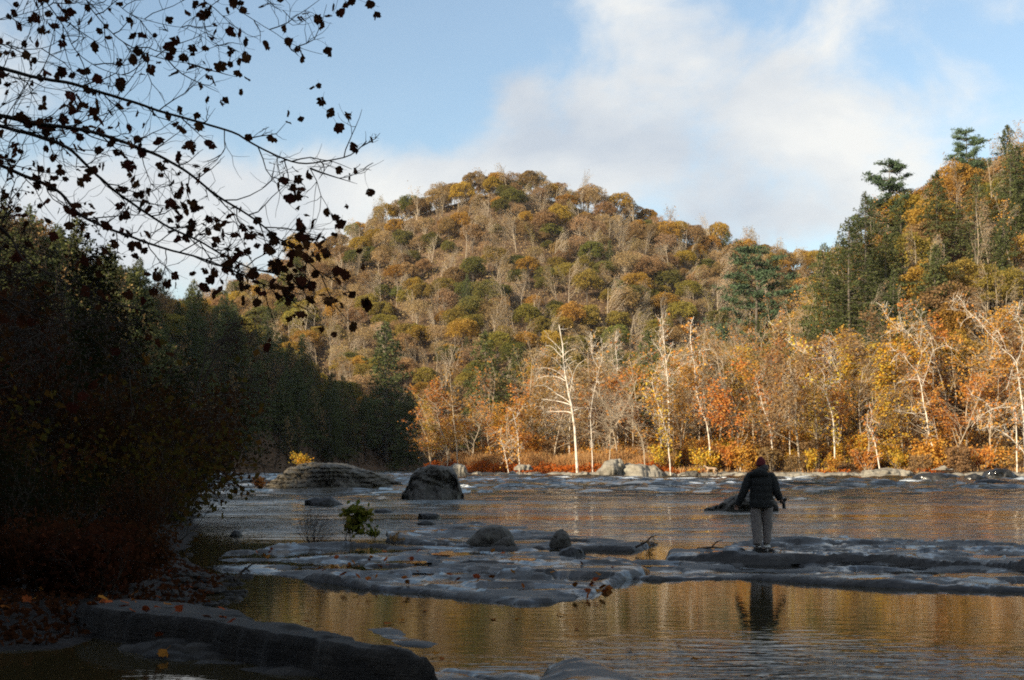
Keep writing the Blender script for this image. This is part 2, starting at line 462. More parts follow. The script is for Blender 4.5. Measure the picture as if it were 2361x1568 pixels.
# the wooded ridge behind and to the left of the camera that keeps the near river in shade
U = np.concatenate([np.arange(-520, -76, 2.5), np.arange(-76, -58, .5), np.arange(-57.5, 330, 2.5)])
V0 = np.interp(U, [-520, -420, -307, -277, -223, -199, -177, -144, -100, -75, -60, 60, 330],
               [430, 395, 330, 300, 236, 205, 165, 112, 96, 108, 116, 130, 150])
notch = np.exp(-((U + 67.2) / 2.6) ** 4)
V0 = V0 * (1 - notch) + 40 * notch
H = (V0 + 260) * TAN_EL + 2.2 * fbm(U / 9, 0, 0, 31, 3) * (1 - notch)
prof_v = np.array([-55, -90, -140, -200, -240, -260, -264, -330, -420, -520.])
prof_h = np.array([-.02, .16, .42, .72, .9, 1, 1, .75, .35, -.02])
UU, VV = np.meshgrid(U, prof_v, indexing='ij')
HH = H[:, None] * prof_h[None]
smoothH = np.interp(U, U[::8], H[::8])[:, None] * prof_h[None]
sa, ca = math.sin(SUN_AZ), math.cos(SUN_AZ)
XX = sa * VV + ca * UU; YY = ca * VV - sa * UU
mb = MB(); mb.add(np.stack([XX, YY, HH], -1), quads=grid_faces(*UU.shape)[:, ::-1])
link('wooded_ridge', mb.mesh('wooded_ridge', M['litter']), kind='structure')
# ground under and behind the camera
mb = MB()
gx, gy = np.meshgrid(np.linspace(-500, 700, 40), np.linspace(-500, 9.0, 30), indexing='ij')
gz = np.full(gx.shape, -0.45) + .1 * fbm(gx / 9, gy / 9, 0, 3, 2)
mb.add(np.stack([gx, gy, gz], -1), quads=grid_faces(*gx.shape)[:, ::-1])
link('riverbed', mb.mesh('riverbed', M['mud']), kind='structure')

# ------------------------------------------------------------------ river
m, nt = newmat('river_water')
geo = N(nt, 'ShaderNodeNewGeometry'); pos = geo.outputs['Position']
sx = N(nt, 'ShaderNodeSeparateXYZ', {0: pos})
def mp_noise(scale, sc, det, rough=.5, rot=0.0, dist=0.0):
    mp = N(nt, 'ShaderNodeMapping', {'Vector': pos, 'Scale': sc, 'Rotation': (0, 0, rot)})
    return N(nt, 'ShaderNodeTexNoise', {'Vector': mp.outputs[0], 'Scale': scale, 'Detail': det, 'Roughness': rough, 'Distortion': dist}).outputs['Fac']
def mth(op, a, b_=None, c_=None):
    n = N(nt, 'ShaderNodeMath', operation=op)
    for i, v in enumerate((a, b_, c_)):
        if v is None: continue
        if isinstance(v, (int, float)): n.inputs[i].default_value = v
        else: nt.links.new(v, n.inputs[i])
    return n.outputs[0]
def mrange(v, a, b_, c_, d_, smooth=True):
    n = N(nt, 'ShaderNodeMapRange', {'Value': v, 'From Min': a, 'From Max': b_, 'To Min': c_, 'To Max': d_})
    if smooth: n.interpolation_type = 'SMOOTHSTEP'
    return n.outputs[0]
yy = sx.outputs['Y']; xx = sx.outputs['X']
fine = mp_noise(5.0, (.45, 1.0, 1), 4, .55)
mid = mp_noise(1.0, (.30, 1.0, 1), 5, .55, 0.06)
river_m = mrange(yy, 22, 30, 0, 1)
rapid_m = mrange(yy, 42, 75, 0, 1)
slick = mrange(mp_noise(.07, (.35, 1.6, 1), 3, .5), .42, .58, .22, 1.0)
# pool: faint ripples, livelier in the near right where the breeze reaches
rx = mth('SUBTRACT', xx, 2.4); ry = mth('SUBTRACT', yy, 8.9)
rr2 = mth('ADD', mth('MULTIPLY', mth('MULTIPLY', rx, rx), .30), mth('MULTIPLY', mth('MULTIPLY', ry, ry), .40))
breeze = mth('POWER', 2.718, mth('MULTIPLY', rr2, -1.0))
pool_r = mp_noise(3.1, (.55, 1.9, 1), 3, .5, 0.42, .6)
pool_f = mp_noise(8.0, (.5, 1.6, 1), 2, .5, -0.2, .4)
h_river = mth('ADD', mth('MULTIPLY', mid, mth('MULTIPLY', mth('MULTIPLY_ADD', rapid_m, 1.25, .42), slick)), mth('MULTIPLY', fine, mth('MULTIPLY', mth('MULTIPLY_ADD', rapid_m, .12, .085), slick)))
h_pool = mth('ADD', mth('MULTIPLY', pool_r, mth('MULTIPLY_ADD', breeze, .085, .0022)), mth('MULTIPLY', pool_f, mth('MULTIPLY_ADD', breeze, .010, .0007)))
hmix = mth('ADD', mth('MULTIPLY', h_river, river_m), mth('MULTIPLY', h_pool, mth('SUBTRACT', 1.0, river_m)))
bump = N(nt, 'ShaderNodeBump', {'Strength': 1.0, 'Distance': 1.0, 'Height': hmix})
# broken white water: patches that ride on the rapids
foam_n = mp_noise(.55, (.22, 1.0, 1), 6, .62, 0, .8)
foam_big = mp_noise(.06, (.5, 1.2, 1), 2)
foam = mth('MULTIPLY', mrange(foam_n, .52, .60, 0, 1), mrange(foam_big, .40, .52, 0, 1))
foam = mth('MULTIPLY', foam, mth('MULTIPLY', mrange(yy, 95, 125, 0, 1), mrange(yy, 300, 250, 0, 1)))
wc = N(nt, 'ShaderNodeMix', {0: foam, 6: (.030, .023, .009, 1), 7: (.62, .66, .68, 1)}, data_type='RGBA')
rg = mth('MULTIPLY_ADD', foam, .6, .035)
p = N(nt, 'ShaderNodeBsdfPrincipled', {'Base Color': wc.outputs[2], 'Roughness': rg, 'IOR': 1.333, 'Normal': bump.outputs[0]})
N(nt, 'ShaderNodeOutputMaterial', {'Surface': p.outputs[0]})
M['water'] = m

ys = np.concatenate([np.linspace(-60, 4, 12), np.geomspace(5, 440, 820)])
ts = np.linspace(-.72, .72, 400)
Y, T = np.meshgrid(ys, ts, indexing='ij')
X = T * np.maximum(Y, 12 + 0 * Y) * np.where(Y < 12, 1 + (12 - Y) / 10, 1)
amp = 0.004 * sstep(22, 30, Y) + 0.016 * sstep(30, 50, Y) + 0.06 * sstep(38, 60, Y) + 0.26 * sstep(60, 95, Y)
Z = amp * (fbm(X / 3.4, Y / 1.3, 0, 41, 3) + .7 * fbm(X / 9, Y / 3.2, 0, 47, 2))
Z = Z + .019 * sstep(23, 30, Y) * sstep(95, 60, Y) * (.35 + .65 * sstep(-.25, .25, fbm(X / 14, Y / 5, 0, 43, 2))) * fbm(X / 1.5, Y / .55, 0, 52, 3)
mb = MB(); mb.add(np.stack([X, Y, Z], -1), quads=grid_faces(*X.shape))
link('river_water', mb.mesh('river_water', M['water']), kind='structure')

# ------------------------------------------------------------------ rock ledges
M['ledge'] = stonemat('wet_sandstone', (.013, .0118, .010), (.034, .030, .025), (.066, .058, .047), 1.3, .75, True, .8)
M['slab'] = stonemat('foreground_sandstone', (.008, .0068, .0052), (.022, .0185, .014), (.055, .047, .036), 1.9, .4, False, 1.0)
M['puddle'] = None
m, nt = newmat('puddle_water')
geo = N(nt, 'ShaderNodeNewGeometry')
no = N(nt, 'ShaderNodeTexNoise', {'Vector': geo.outputs['Position'], 'Scale': 5, 'Detail': 2})
b = N(nt, 'ShaderNodeBump', {'Strength': 1, 'Distance': .004, 'Height': no.outputs['Fac']})
p = N(nt, 'ShaderNodeBsdfPrincipled', {'Base Color': (.02, .018, .013, 1), 'Roughness': .04, 'IOR': 1.333, 'Normal': b.outputs[0]})
N(nt, 'ShaderNodeOutputMaterial', {'Surface': p.outputs[0]})
M['puddle'] = m
def gpoly(pts, z):
    return [tuple(gpx(a, b_, z)[:2]) for a, b_ in pts]
LEDGES = {}
def ledge(name, pts, top, seed, label, step=(.05, .085), w=.14, tilt=(0, 0), rough=.035, pools=(), cat='rock ledge', mat='ledge', base=-.2, steps=0.0, poly=None, dome=0.0, small=0):
    P = poly or gpoly(pts, top)
    A = np.array(P)
    x0, y0 = A.min(0) - .5; x1, y1 = A.max(0) + .5
    nx, ny = int((x1 - x0) / step[0]) + 2, int((y1 - y0) / step[1]) + 2
    X, Yg = np.meshgrid(np.linspace(x0, x1, nx), np.linspace(y0, y1, ny))
    s = sdf(X, Yg, P)
    s = s + .16 * fbm(X * .6, Yg * .5, seed, seed, 4, .5) + .03 * fbm(X * 5, Yg * 5, seed, seed + 3, 3)
    e = np.clip(s / w, 0, 1)
    rise = np.where(e < .5, e * 1.56, .78 + (e - .5) * .44)
    cx_, cy_ = A.mean(0)
    n = fbm(X * .55, Yg * .8, seed * 1.7, seed + 5, 4)
    topz = top + tilt[0] * (X - cx_) + tilt[1] * (Yg - cy_) + rough * n + .010 * fbm(X * 2.2, Yg * 3.0, 0, seed + 8, 4, .6) + dome * sstep(0, 1.2, s)
    if steps:                            # bedding planes: low risers with crisp edges
        q = fbm(X * .22 + .3 * fbm(X * .7, Yg * .7, 0, seed + 21, 2), Yg * .55 + .12 * fbm(X * 3, Yg * 3, 0, seed + 22, 3), 0, seed + 11, 3) * 4.6
        fr = q - np.floor(q)
        topz = topz + steps * (np.floor(q) + sstep(.0, .08, fr) - .5) * .36
    for ang in (.35, 1.75):              # joints
        kx = X * math.cos(ang) + Yg * math.sin(ang)
        crack = np.abs(vnoise(kx * .42, (X - Yg) * .02, ang, seed + 13) + .12 * fbm(X * 1.2, Yg * 1.2, 0, seed + 14, 3))
        topz = topz - .035 * np.exp(-(crack / .014) ** 2)
    rngp = np.random.default_rng(seed + 500)
    pl = [(*gpx(a_, b_, top)[:2], rx_, ry_) for (a_, b_, rx_, ry_) in pools]
    ins = np.argwhere(s > .8)
    for _ in range(small if len(ins) else 0):
        i_, j_ = ins[rngp.integers(len(ins))]
        pl.append((X[i_, j_], Yg[i_, j_], rngp.uniform(.18, .55), rngp.uniform(.18, .5)))
    water_cells = []
    for (qx, qy, rx_, ry_) in pl:
        r = np.sqrt(((X - qx) / rx_) ** 2 + ((Yg - qy) / ry_) ** 2) + .32 * fbm(X * 1.6, Yg * 1.6, qx, seed + 30, 3)
        r = np.where(s > w + .05, r, 2.0)
        inside = r < 1
        ring = (r >= 1) & (r < 1.35)
        if inside.sum() < 6 or ring.sum() < 4: continue
        lev = np.percentile(topz[ring], 12)
        topz = np.where(ring, np.maximum(topz, lev + .004), topz)
        topz = np.where(inside, np.minimum(topz, lev - .004 - .025 * np.clip(1 - r, 0, 1)), topz)
        water_cells.append((r < 1.12, lev))
    if mat == 'slab': topz = np.minimum(topz, top + .06)
    Z = base + (topz - base) * rise
    Z = np.where(s < -.02, base - .05, Z)
    f = grid_faces(ny, nx)
    keep = (s.ravel()[f] > -.25).any(1)
    mb = MB(); mb.add(np.stack([X, Yg, Z], -1), quads=f[keep])
    o = link(name, mb.mesh(name, M[mat]))
    tag(o, label, cat)
    LEDGES[name + str(seed)] = (X, Yg, Z, s)
    for mk, lev in water_cells:
        kf = mk.ravel()[f].all(1)
        if kf.any():
            pm = MB(); pm.add(np.stack([X, Yg, np.full(X.shape, lev)], -1), quads=f[kf])
            me = pm.mesh('puddle', M['puddle'])
            bm_ = bmesh.new(); bm_.from_mesh(me)
            bmesh.ops.delete(bm_, geom=[v_ for v_ in bm_.verts if not v_.link_faces], context='VERTS'); bm_.to_mesh(me); bm_.free()
            link('puddle', me, parent=o)
    return o
A_ = [(590, 1262), (760, 1248), (900, 1250), (1080, 1258), (1200, 1252), (1300, 1275), (1345, 1288), (1420, 1292), (1500, 1300), (1490, 1325), (1420, 1345),
      (1360, 1372), (1200, 1387), (1080, 1376), (950, 1360), (830, 1350), (720, 1336), (600, 1320), (480, 1302), (430, 1285), (500, 1266)]
ledge('rock_ledge', A_, .06, 1, 'broad wet grey sandstone ledge dotted with puddles in the middle foreground', rough=.035, steps=.075, tilt=(0, .004), small=16, pools=[(1000, 1309, .95, .42), (935, 1293, .5, .3), (1144, 1266, .4, .4), (1151, 1338, .45, .22), (753, 1305, 1.0, .4), (655, 1270, .9, .5), (1195, 1357, .5, .2), (600, 1290, .7, .4), (1080, 1325, .7, .25), (880, 1330, .8, .25), (1230, 1300, .5, .4), (850, 1270, .9, .5), (1330, 1330, .5, .3)])
F_ = [(885, 1225), (1000, 1212), (1100, 1205), (1260, 1222), (1400, 1238), (1525, 1250), (1470, 1266), (1350, 1264), (1200, 1258), (1080, 1258), (960, 1250), (880, 1243)]
ledge('rock_ledge', F_, .055, 2, 'low dark ledge at the water edge carrying the rounded boulder', rough=.05, steps=.04, small=6, pools=[(1250, 1240, .7, .4), (1020, 1225, .8, .5)])
B_ = [(1515, 1272), (1600, 1258), (1750, 1246), (1900, 1240), (2060, 1242), (2200, 1245), (2420, 1250), (2640, 1256), (2640, 1320), (2420, 1308), (2330, 1302), (2250, 1296), (2120, 1290), (2000, 1286), (1850, 1284), (1700, 1286), (1600, 1284), (1520, 1280)]
ledge('rock_ledge', B_, .15, 3, 'dark raised ledge on which the person in the beanie stands', rough=.05, steps=.09, small=10, pools=[(2120, 1263, .6, .7), (1706, 1276, .6, .35), (1900, 1262, .6, .5), (2300, 1275, .7, .5)])
C_ = [(1380, 1302), (1500, 1290), (1650, 1292), (1800, 1287), (2000, 1294), (2200, 1300), (2420, 1318), (2640, 1330), (2640, 1372), (2420, 1360), (2200, 1352), (2000, 1345), (1850, 1335), (1700, 1328), (1500, 1332), (1390, 1320)]
ledge('rock_ledge', C_, .055, 4, 'smooth grey shelf of sandstone along the far edge of the golden pool', rough=.03, w=.16, steps=.04, small=6, pools=[(1921, 1316, 1.25, .32), (1830, 1296, .5, .2), (1528, 1302, .42, .3), (1620, 1296, .5, .2), (2066, 1338, .55, .22), (1453, 1306, .3, .2), (2200, 1325, .6, .3), (1720, 1312, .6, .3)])
D_ = [(180, 1405), (300, 1394), (450, 1402), (600, 1424), (720, 1449), (850, 1479), (960, 1500), (1060, 1522), (1040, 1530), (900, 1517), (760, 1503), (640, 1485), (500, 1460), (400, 1445), (250, 1436)]
Dp = gpoly(D_, .21)
ledge('rock_slab', None, .21, 5, 'long pale topped rock slab sloping down into the pool in the near foreground', step=(.03, .03), poly=Dp, rough=.03, mat='slab', cat='rock slab', w=.08, tilt=(-.085, 0), base=-.1, steps=.06)
D2 = [(230, 1440), (400, 1452), (520, 1470), (640, 1488), (780, 1508), (920, 1520), (1075, 1526), (1030, 1538), (860, 1540), (640, 1528), (500, 1512), (380, 1492), (260, 1470)]
ledge('rock_slab', D2, .085, 6, 'lower dark rock step under the long pale topped slab', step=(.03, .03), rough=.05, mat='slab', cat='rock slab', w=.12, base=-.1, steps=.09, tilt=(-.03, 0))
E_ = [(1245, 1512), (1300, 1500), (1400, 1506), (1470, 1532), (1560, 1566), (1640, 1600), (1560, 1650), (1300, 1650), (1220, 1600)]
ledge('rock_slab', E_, .17, 7, 'rounded wet rock hump at the bottom edge below the pool', step=(.025, .025), rough=.03, mat='ledge', cat='rock slab', w=.35, base=-.1, dome=.05)
E2 = [(930, 1546), (1040, 1538), (1130, 1541), (1240, 1552), (1300, 1600), (1250, 1640), (1000, 1640), (920, 1580)]
ledge('rock_slab', E2, .035, 8, 'thin flat shelf of rock between the long slab and the rounded hump', step=(.03, .03), rough=.03, mat='ledge', cat='rock slab', w=.2, base=-.1, small=3)
G_ = [(845, 1445), (900, 1443), (960, 1466), (1030, 1478), (1000, 1490), (930, 1484), (870, 1462)]
ledge('rock_slab', G_, .02, 9, 'sliver of rock breaking the surface of the golden pool', step=(.03, .03), rough=.02, mat='ledge', cat='rock slab', w=.15, base=-.05)
H_ = [(-300, 1545), (-100, 1552), (100, 1562), (260, 1578), (330, 1610), (200, 1680), (-300, 1680)]

def top_of(key, x, y):
    X, Yg, Z, s = LEDGES[key]
    i = int(np.clip(np.searchsorted(Yg[:, 0], y), 0, X.shape[0] - 1)); j = int(np.clip(np.searchsorted(X[0], x), 0, X.shape[1] - 1))
    return float(Z[i, j])

# ------------------------------------------------------------------ boulders: drawn by their outline, with real depth
M['rock_pale'] = stonemat('pale_boulder', (.16, .145, .12), (.27, .245, .20), (.36, .33, .28), .5, .35, False, .7, .4)
M['rock_grey'] = stonemat('grey_boulder', (.048, .043, .036), (.095, .086, .072), (.15, .138, .118), .8, .25, False, .9, .15, .12)
M['rock_strata'] = stonemat('layered_boulder', (.07, .06, .048), (.14, .122, .095), (.23, .20, .155), .8, 1.0, False, 1.0, .25, .25)
M['rock_dark'] = stonemat('dark_wet_boulder', (.012, .012, .012), (.022, .022, .021), (.038, .036, .033), 1.2, .2, True, .6)
def boulder(name, outline, base_y, label, mat, seed=0, depth=.8, zb=None, rough=.07, cat='boulder', group=None, nx=56, nph=28, layers=0.0, D=None, facet=.5):
    """outline: photo points of the upper contour from left foot to right foot; base_y: photo row of the foot line"""
    zb = 0.0 if zb is None else zb
    D = D or (EYE - zb) * F / (base_y - HY)
    O = np.array([[(a - CX) / F * D, EYE + (HY - b_) / F * D] for a, b_ in outline])
    xs = np.linspace(O[0, 0], O[-1, 0], nx)
    hs = np.maximum(np.interp(xs, O[:, 0], O[:, 1]) - zb, 0.0)
    Wd = O[-1, 0] - O[0, 0]; Hm = hs.max()
    u = (xs - xs[0]) / Wd
    dep = depth * Wd * .5 * np.sqrt(np.clip(1 - (2 * u - 1) ** 2, .02, 1)) * (.45 + .55 * np.sqrt(hs / Hm + .02))
    ph = np.linspace(0, math.pi, nph)
    c, s = np.cos(ph), np.sin(ph)
    cc = np.sign(c) * np.abs(c) ** facet; ss = np.abs(s) ** facet
    X = np.repeat(xs[:, None], nph, 1)
    Yv = D + depth * Wd * .25 - dep[:, None] * cc[None]
    Z = zb - .12 + (hs[:, None] + .12) * ss[None]
    q = 1.0 / max(Hm, .3)
    n = fbm(X * q * 1.3, Yv * q * 1.3, Z * q * 1.6, seed, 5, .55) + 1.1 * np.abs(fbm(X * q * .8, Yv * q * .8, Z * q * 1.1, seed + 3, 3)) - .4
    fl = fbm(X * q * 1.1 + 3, Yv * q * 1.1, Z * q * 1.1, seed + 6, 2) * 2.2
    n = n + .5 * (np.floor(fl) + sstep(0, .2, fl - np.floor(fl)) - .5 - fl)
    amp = rough * Hm
    Yv = Yv - amp * 2.0 * n * np.sign(c)[None] * np.abs(c)[None] ** .3
    Z = Z + amp * .55 * n * ss[None]
    if layers:
        k = Z / layers + .6 * fbm(X * .25, Yv * .25, 0, seed + 9, 2)
        fr = k - np.floor(k)
        Yv = Yv + np.where(c > 0, 1, -1)[None] * (fr < .35) * layers * .55
    Z = np.maximum(Z, zb - .14)
    mb = MB(); mb.add(np.stack([X, Yv, Z], -1), quads=grid_faces(nx, nph)[:, ::-1])
    o = link(name, mb.mesh(name, M[mat]))
    return tag(o, label, cat, group)
boulder('river_boulder', [(588, 1130), (605, 1120), (628, 1106), (645, 1090), (665, 1076), (690, 1070), (740, 1069), (785, 1073), (815, 1080), (850, 1086), (880, 1097), (905, 1110), (925, 1118)],
        1131, 'big long layered boulder with a yellow bush on its sunlit end in the river', 'rock_strata', 11, .55, rough=.16, layers=.27, nx=150, nph=60)
boulder('river_boulder', [(540, 1112), (570, 1106), (600, 1105), (640, 1108)], 1119, 'low flat rock shelf off the upstream end of the long layered boulder', 'rock_strata', 12, .8)
boulder('river_boulder', [(918, 1151), (928, 1136), (938, 1118), (946, 1096), (962, 1088), (985, 1085), (1012, 1086), (1040, 1089), (1052, 1104), (1060, 1125), (1068, 1138), (1075, 1150)],
        1152, 'blocky rough grey boulder standing alone in mid river', 'rock_grey', 13, .8, rough=.26, nx=100, nph=50, facet=.42)
boulder('river_boulder', [(700, 1154), (720, 1147), (738, 1149), (752, 1146), (762, 1144), (768, 1150), (790, 1164)], 1166, 'small dark wet rock between the leafy sapling and the long boulder', 'rock_dark', 14, .7)
boulder('river_boulder', [(1628, 1172), (1650, 1166), (1668, 1161), (1682, 1149), (1692, 1143), (1716, 1141), (1735, 1137), (1752, 1128), (1775, 1132), (1790, 1150), (1800, 1172)],
        1178, 'dark angular rock in the river just behind the standing person', 'rock_grey', 15, .6, rough=.24, nx=90, nph=44)
boulder('river_boulder', [(862, 1180), (866, 1174), (890, 1173), (905, 1180)], 1182, 'small flat dark stone in the river right of the leafy sapling', 'rock_dark', 16)
boulder('river_boulder', [(962, 1194), (966, 1183), (990, 1182), (1012, 1184), (1018, 1194)], 1196, 'flat block of dark stone in the shallows below the blocky boulder', 'rock_dark', 17, .8, facet=.3)
boulder('river_boulder', [(962, 1206), (980, 1199), (995, 1202), (1004, 1208)], 1210, 'tiny dark stone beside the flat block in the shallows', 'rock_dark', 18)
boulder('river_boulder', [(526, 1236), (540, 1222), (552, 1225), (560, 1236)], 1237, 'small pointed dark stone in the shallows by the left bank', 'rock_dark', 19)
boulder('ledge_boulder', [(1068, 1256), (1085, 1238), (1105, 1221), (1130, 1213), (1155, 1213), (1172, 1222), (1184, 1240), (1188, 1255)], 1256, 'rounded weathered grey boulder resting on the low ledge', 'rock_grey', 20, .8, .06, rough=.08)
boulder('ledge_boulder', [(1266, 1258), (1272, 1240), (1284, 1224), (1298, 1220), (1312, 1234), (1318, 1255)], 1258, 'small pointed grey boulder right of the rounded ledge boulder', 'rock_grey', 21, .8, .06)
boulder('ledge_boulder', [(1285, 1290), (1292, 1270), (1315, 1262), (1340, 1264), (1352, 1276), (1352, 1290)], 1291, 'mossy dark lump of rock in front of the small pointed boulder', 'rock_dark', 22, .8, .06, rough=.1)
boulder('ledge_boulder', [(1130, 1258), (1160, 1240), (1178, 1236), (1190, 1256)], 1258, 'low brown stone leaning on the rounded ledge boulder', 'rock_grey', 23, .8, .06)
# the far shore
far = [([(1030, 1098), (1034, 1080), (1046, 1071), (1060, 1070), (1074, 1078), (1080, 1096)], 'pale boulder at the left end of the far shore below a slim trunk'),
       ([(1078, 1098), (1090, 1090), (1108, 1088), (1116, 1098)], 'flat pale stone at the foot of the leftmost far shore boulder'),
       ([(1134, 1101), (1150, 1090), (1170, 1091), (1186, 1086), (1198, 1100)], 'pair of joined low grey stones under the red scrub of the far shore'),
       ([(1205, 1101), (1220, 1092), (1236, 1093), (1248, 1101)], 'small pale stone midway along the red scrub of the far shore'),
       ([(1300, 1101), (1303, 1093), (1320, 1093), (1324, 1101)], 'little square stone left of the double far shore boulder'),
       ([(1318, 1101), (1328, 1091), (1350, 1087), (1372, 1100)], 'rounded grey stone against the left foot of the double far shore boulder'),
       ([(1374, 1101), (1376, 1088), (1388, 1078), (1395, 1068), (1412, 1061), (1430, 1060), (1441, 1070), (1440, 1101)], 'tall pale lichened boulder on the far shore, left of its long neighbour'),
       ([(1425, 1102), (1434, 1074), (1455, 1067), (1480, 1069), (1510, 1072), (1530, 1088), (1534, 1100)], 'long pale boulder on the far shore right of the tall lichened one'),
       ([(1436, 1103), (1450, 1087), (1475, 1084), (1500, 1086), (1512, 1102)], 'whitish weathered stone in front of the long pale boulder'),
       ([(1546, 1106), (1560, 1099), (1585, 1088), (1606, 1085), (1618, 1096), (1624, 1106)], 'dark topped stone at the water left of the deer'),
       ([(1620, 1106), (1628, 1094), (1650, 1094), (1664, 1106)], 'grey stone on the shore below the deer'),
       ([(1686, 1103), (1700, 1091), (1725, 1090), (1745, 1102)], 'flat pale stone on the far shore left of the person'),
       ([(1790, 1104), (1800, 1091), (1850, 1089), (1890, 1094), (1898, 1104)], 'long low pale stone on the far shore right of the person'),
       ([(1890, 1105), (1905, 1091), (1950, 1089), (1985, 1094), (1990, 1105)], 'low pale stone under the yellow thicket'),
       ([(1985, 1105), (2000, 1084), (2060, 1080), (2110, 1088), (2118, 1105)], 'broad tan shelf of stone right of the yellow thicket'),
       ([(2150, 1100), (2160, 1082), (2178, 1074), (2195, 1084), (2200, 1100)], 'upright pale stone among the bushes above the dark shore boulders'),
       ([(2225, 1105), (2250, 1090), (2320, 1086), (2375, 1092), (2400, 1105)], 'low tan rock at the right end of the far shore'),
       ([(1185, 1078), (1195, 1071), (1220, 1072), (1230, 1080)], 'grey rock half hidden in the dry grass')]
for i, (ol, lb) in enumerate(far):
    D = 168 if i not in (17, 15) else 176
    zb = 0.0 if i not in (17, 15) else 1.2
    if i >= 10: D = 164
    boulder('shore_boulder', ol, 0, lb, 'rock_pale' if i != 9 else 'rock_grey', 40 + i, .7, zb, rough=.20, group='boulders along the far shore', D=D, nx=40, nph=20)
for i, (ol, lb, by) in enumerate([([(2108, 1108), (2115, 1097), (2135, 1091), (2175, 1090), (2205, 1094), (2222, 1102), (2228, 1110)], 'long dark wet boulder in the river near the right edge', 1111),
                                  ([(2222, 1111), (2230, 1097), (2250, 1092), (2275, 1100), (2290, 1110)], 'small dark wet boulder between two larger dark ones near the right edge', 1112),
                                  ([(2266, 1106), (2280, 1088), (2300, 1080), (2325, 1082), (2345, 1094), (2360, 1106)], 'tall domed dark boulder in the river near the right edge', 1108),
                                  ([(2248, 1116), (2258, 1107), (2285, 1104), (2330, 1110), (2340, 1117)], 'low dark rock in front of the domed boulder near the right edge', 1118)]):
    boulder('river_boulder', ol, by, lb, 'rock_dark', 70 + i, .6, rough=.06, group='dark boulders off the far right shore')
# cobbles filling the shoreline
rng = np.random.default_rng(77)
mb = MB()
for i in range(420):
    x = rng.uniform(-13, 92); yb = np.interp(x, [-15, -8, 10, 40, 75, 110], [190, 178, 170, 167, 160, 150])
    y = yb + rng.uniform(-1.2, 2.6); r = rng.uniform(.25, .8)
    th, ph = np.meshgrid(np.linspace(0, 2 * math.pi, 9), np.linspace(0, math.pi, 6))
    k = 1 + .25 * fbm(np.cos(th) * 1.5 + i, np.sin(th) * 1.5, np.cos(ph), 5, 2)
    v = np.stack([x + r * 1.5 * k * np.sin(ph) * np.cos(th), y + r * k * np.sin(ph) * np.sin(th), .05 + r * .3 + r * .62 * k * np.cos(ph)], -1)
    mb.add(v, quads=grid_faces(6, 9)[:, ::-1])
link('shore_rubble', mb.mesh('shore_rubble', M['rock_pale']), kind='stuff')

# white water: broken crests along the far shore and around the rocks
m, nt = newmat('white_water')
geo = N(nt, 'ShaderNodeNewGeometry')
no = N(nt, 'ShaderNodeTexNoise', {'Vector': geo.outputs['Position'], 'Scale': 2.5, 'Detail': 5})
c = ramp(nt, no.outputs['Fac'], [(.38, (.45, .50, .54)), (.58, (.85, .87, .88))])
p = N(nt, 'ShaderNodeBsdfPrincipled', {'Base Color': c, 'Roughness': .6})
N(nt, 'ShaderNodeOutputMaterial', {'Surface': p.outputs[0]})
M['foam'] = m
rng = np.random.default_rng(808)
mb = MB()
runs = [(1065, 1125, 1104, 16), (1200, 1335, 1106, 42), (1285, 1345, 1112, 16), (1590, 1650, 1108, 22), (1640, 1665, 1106, 12), (1785, 1855, 1110, 24), (1380, 1470, 1107, 14), (1140, 1190, 1108, 10),
        (1480, 1580, 1109, 12), (890, 930, 1098, 12), (500, 590, 1096, 18), (1500, 1740, 1113, 14), (2240, 2275, 1119, 8), (1900, 2080, 1112, 10), (1060, 1085, 1122, 6)]
for x0, x1, py, n in runs:
    for _ in range(n):
        px = rng.uniform(x0, x1); yy_ = py + rng.normal() * 1.1
        q = gpx(px, yy_, .05); D = q[1]
        L = rng.uniform(.25, 1.3) * D / 140; h = rng.uniform(.05, .17) * D / 140
        th_, ph_ = np.meshgrid(np.linspace(0, 2 * math.pi, 12), np.linspace(0, math.pi / 2, 5))
        k = 1 + .5 * fbm(np.cos(th_) * 2 + px, np.sin(th_) * 2, np.cos(ph_) * 2, 5, 3)
        mb.add(np.stack([q[0] + L * k * np.sin(ph_) * np.cos(th_), q[1] + .6 * L * k * np.sin(ph_) * np.sin(th_), .02 + h * 1.5 * k * np.cos(ph_)], -1), quads=grid_faces(5, 12)[:, ::-1])
link('foam', mb.mesh('foam', M['foam']), kind='stuff')

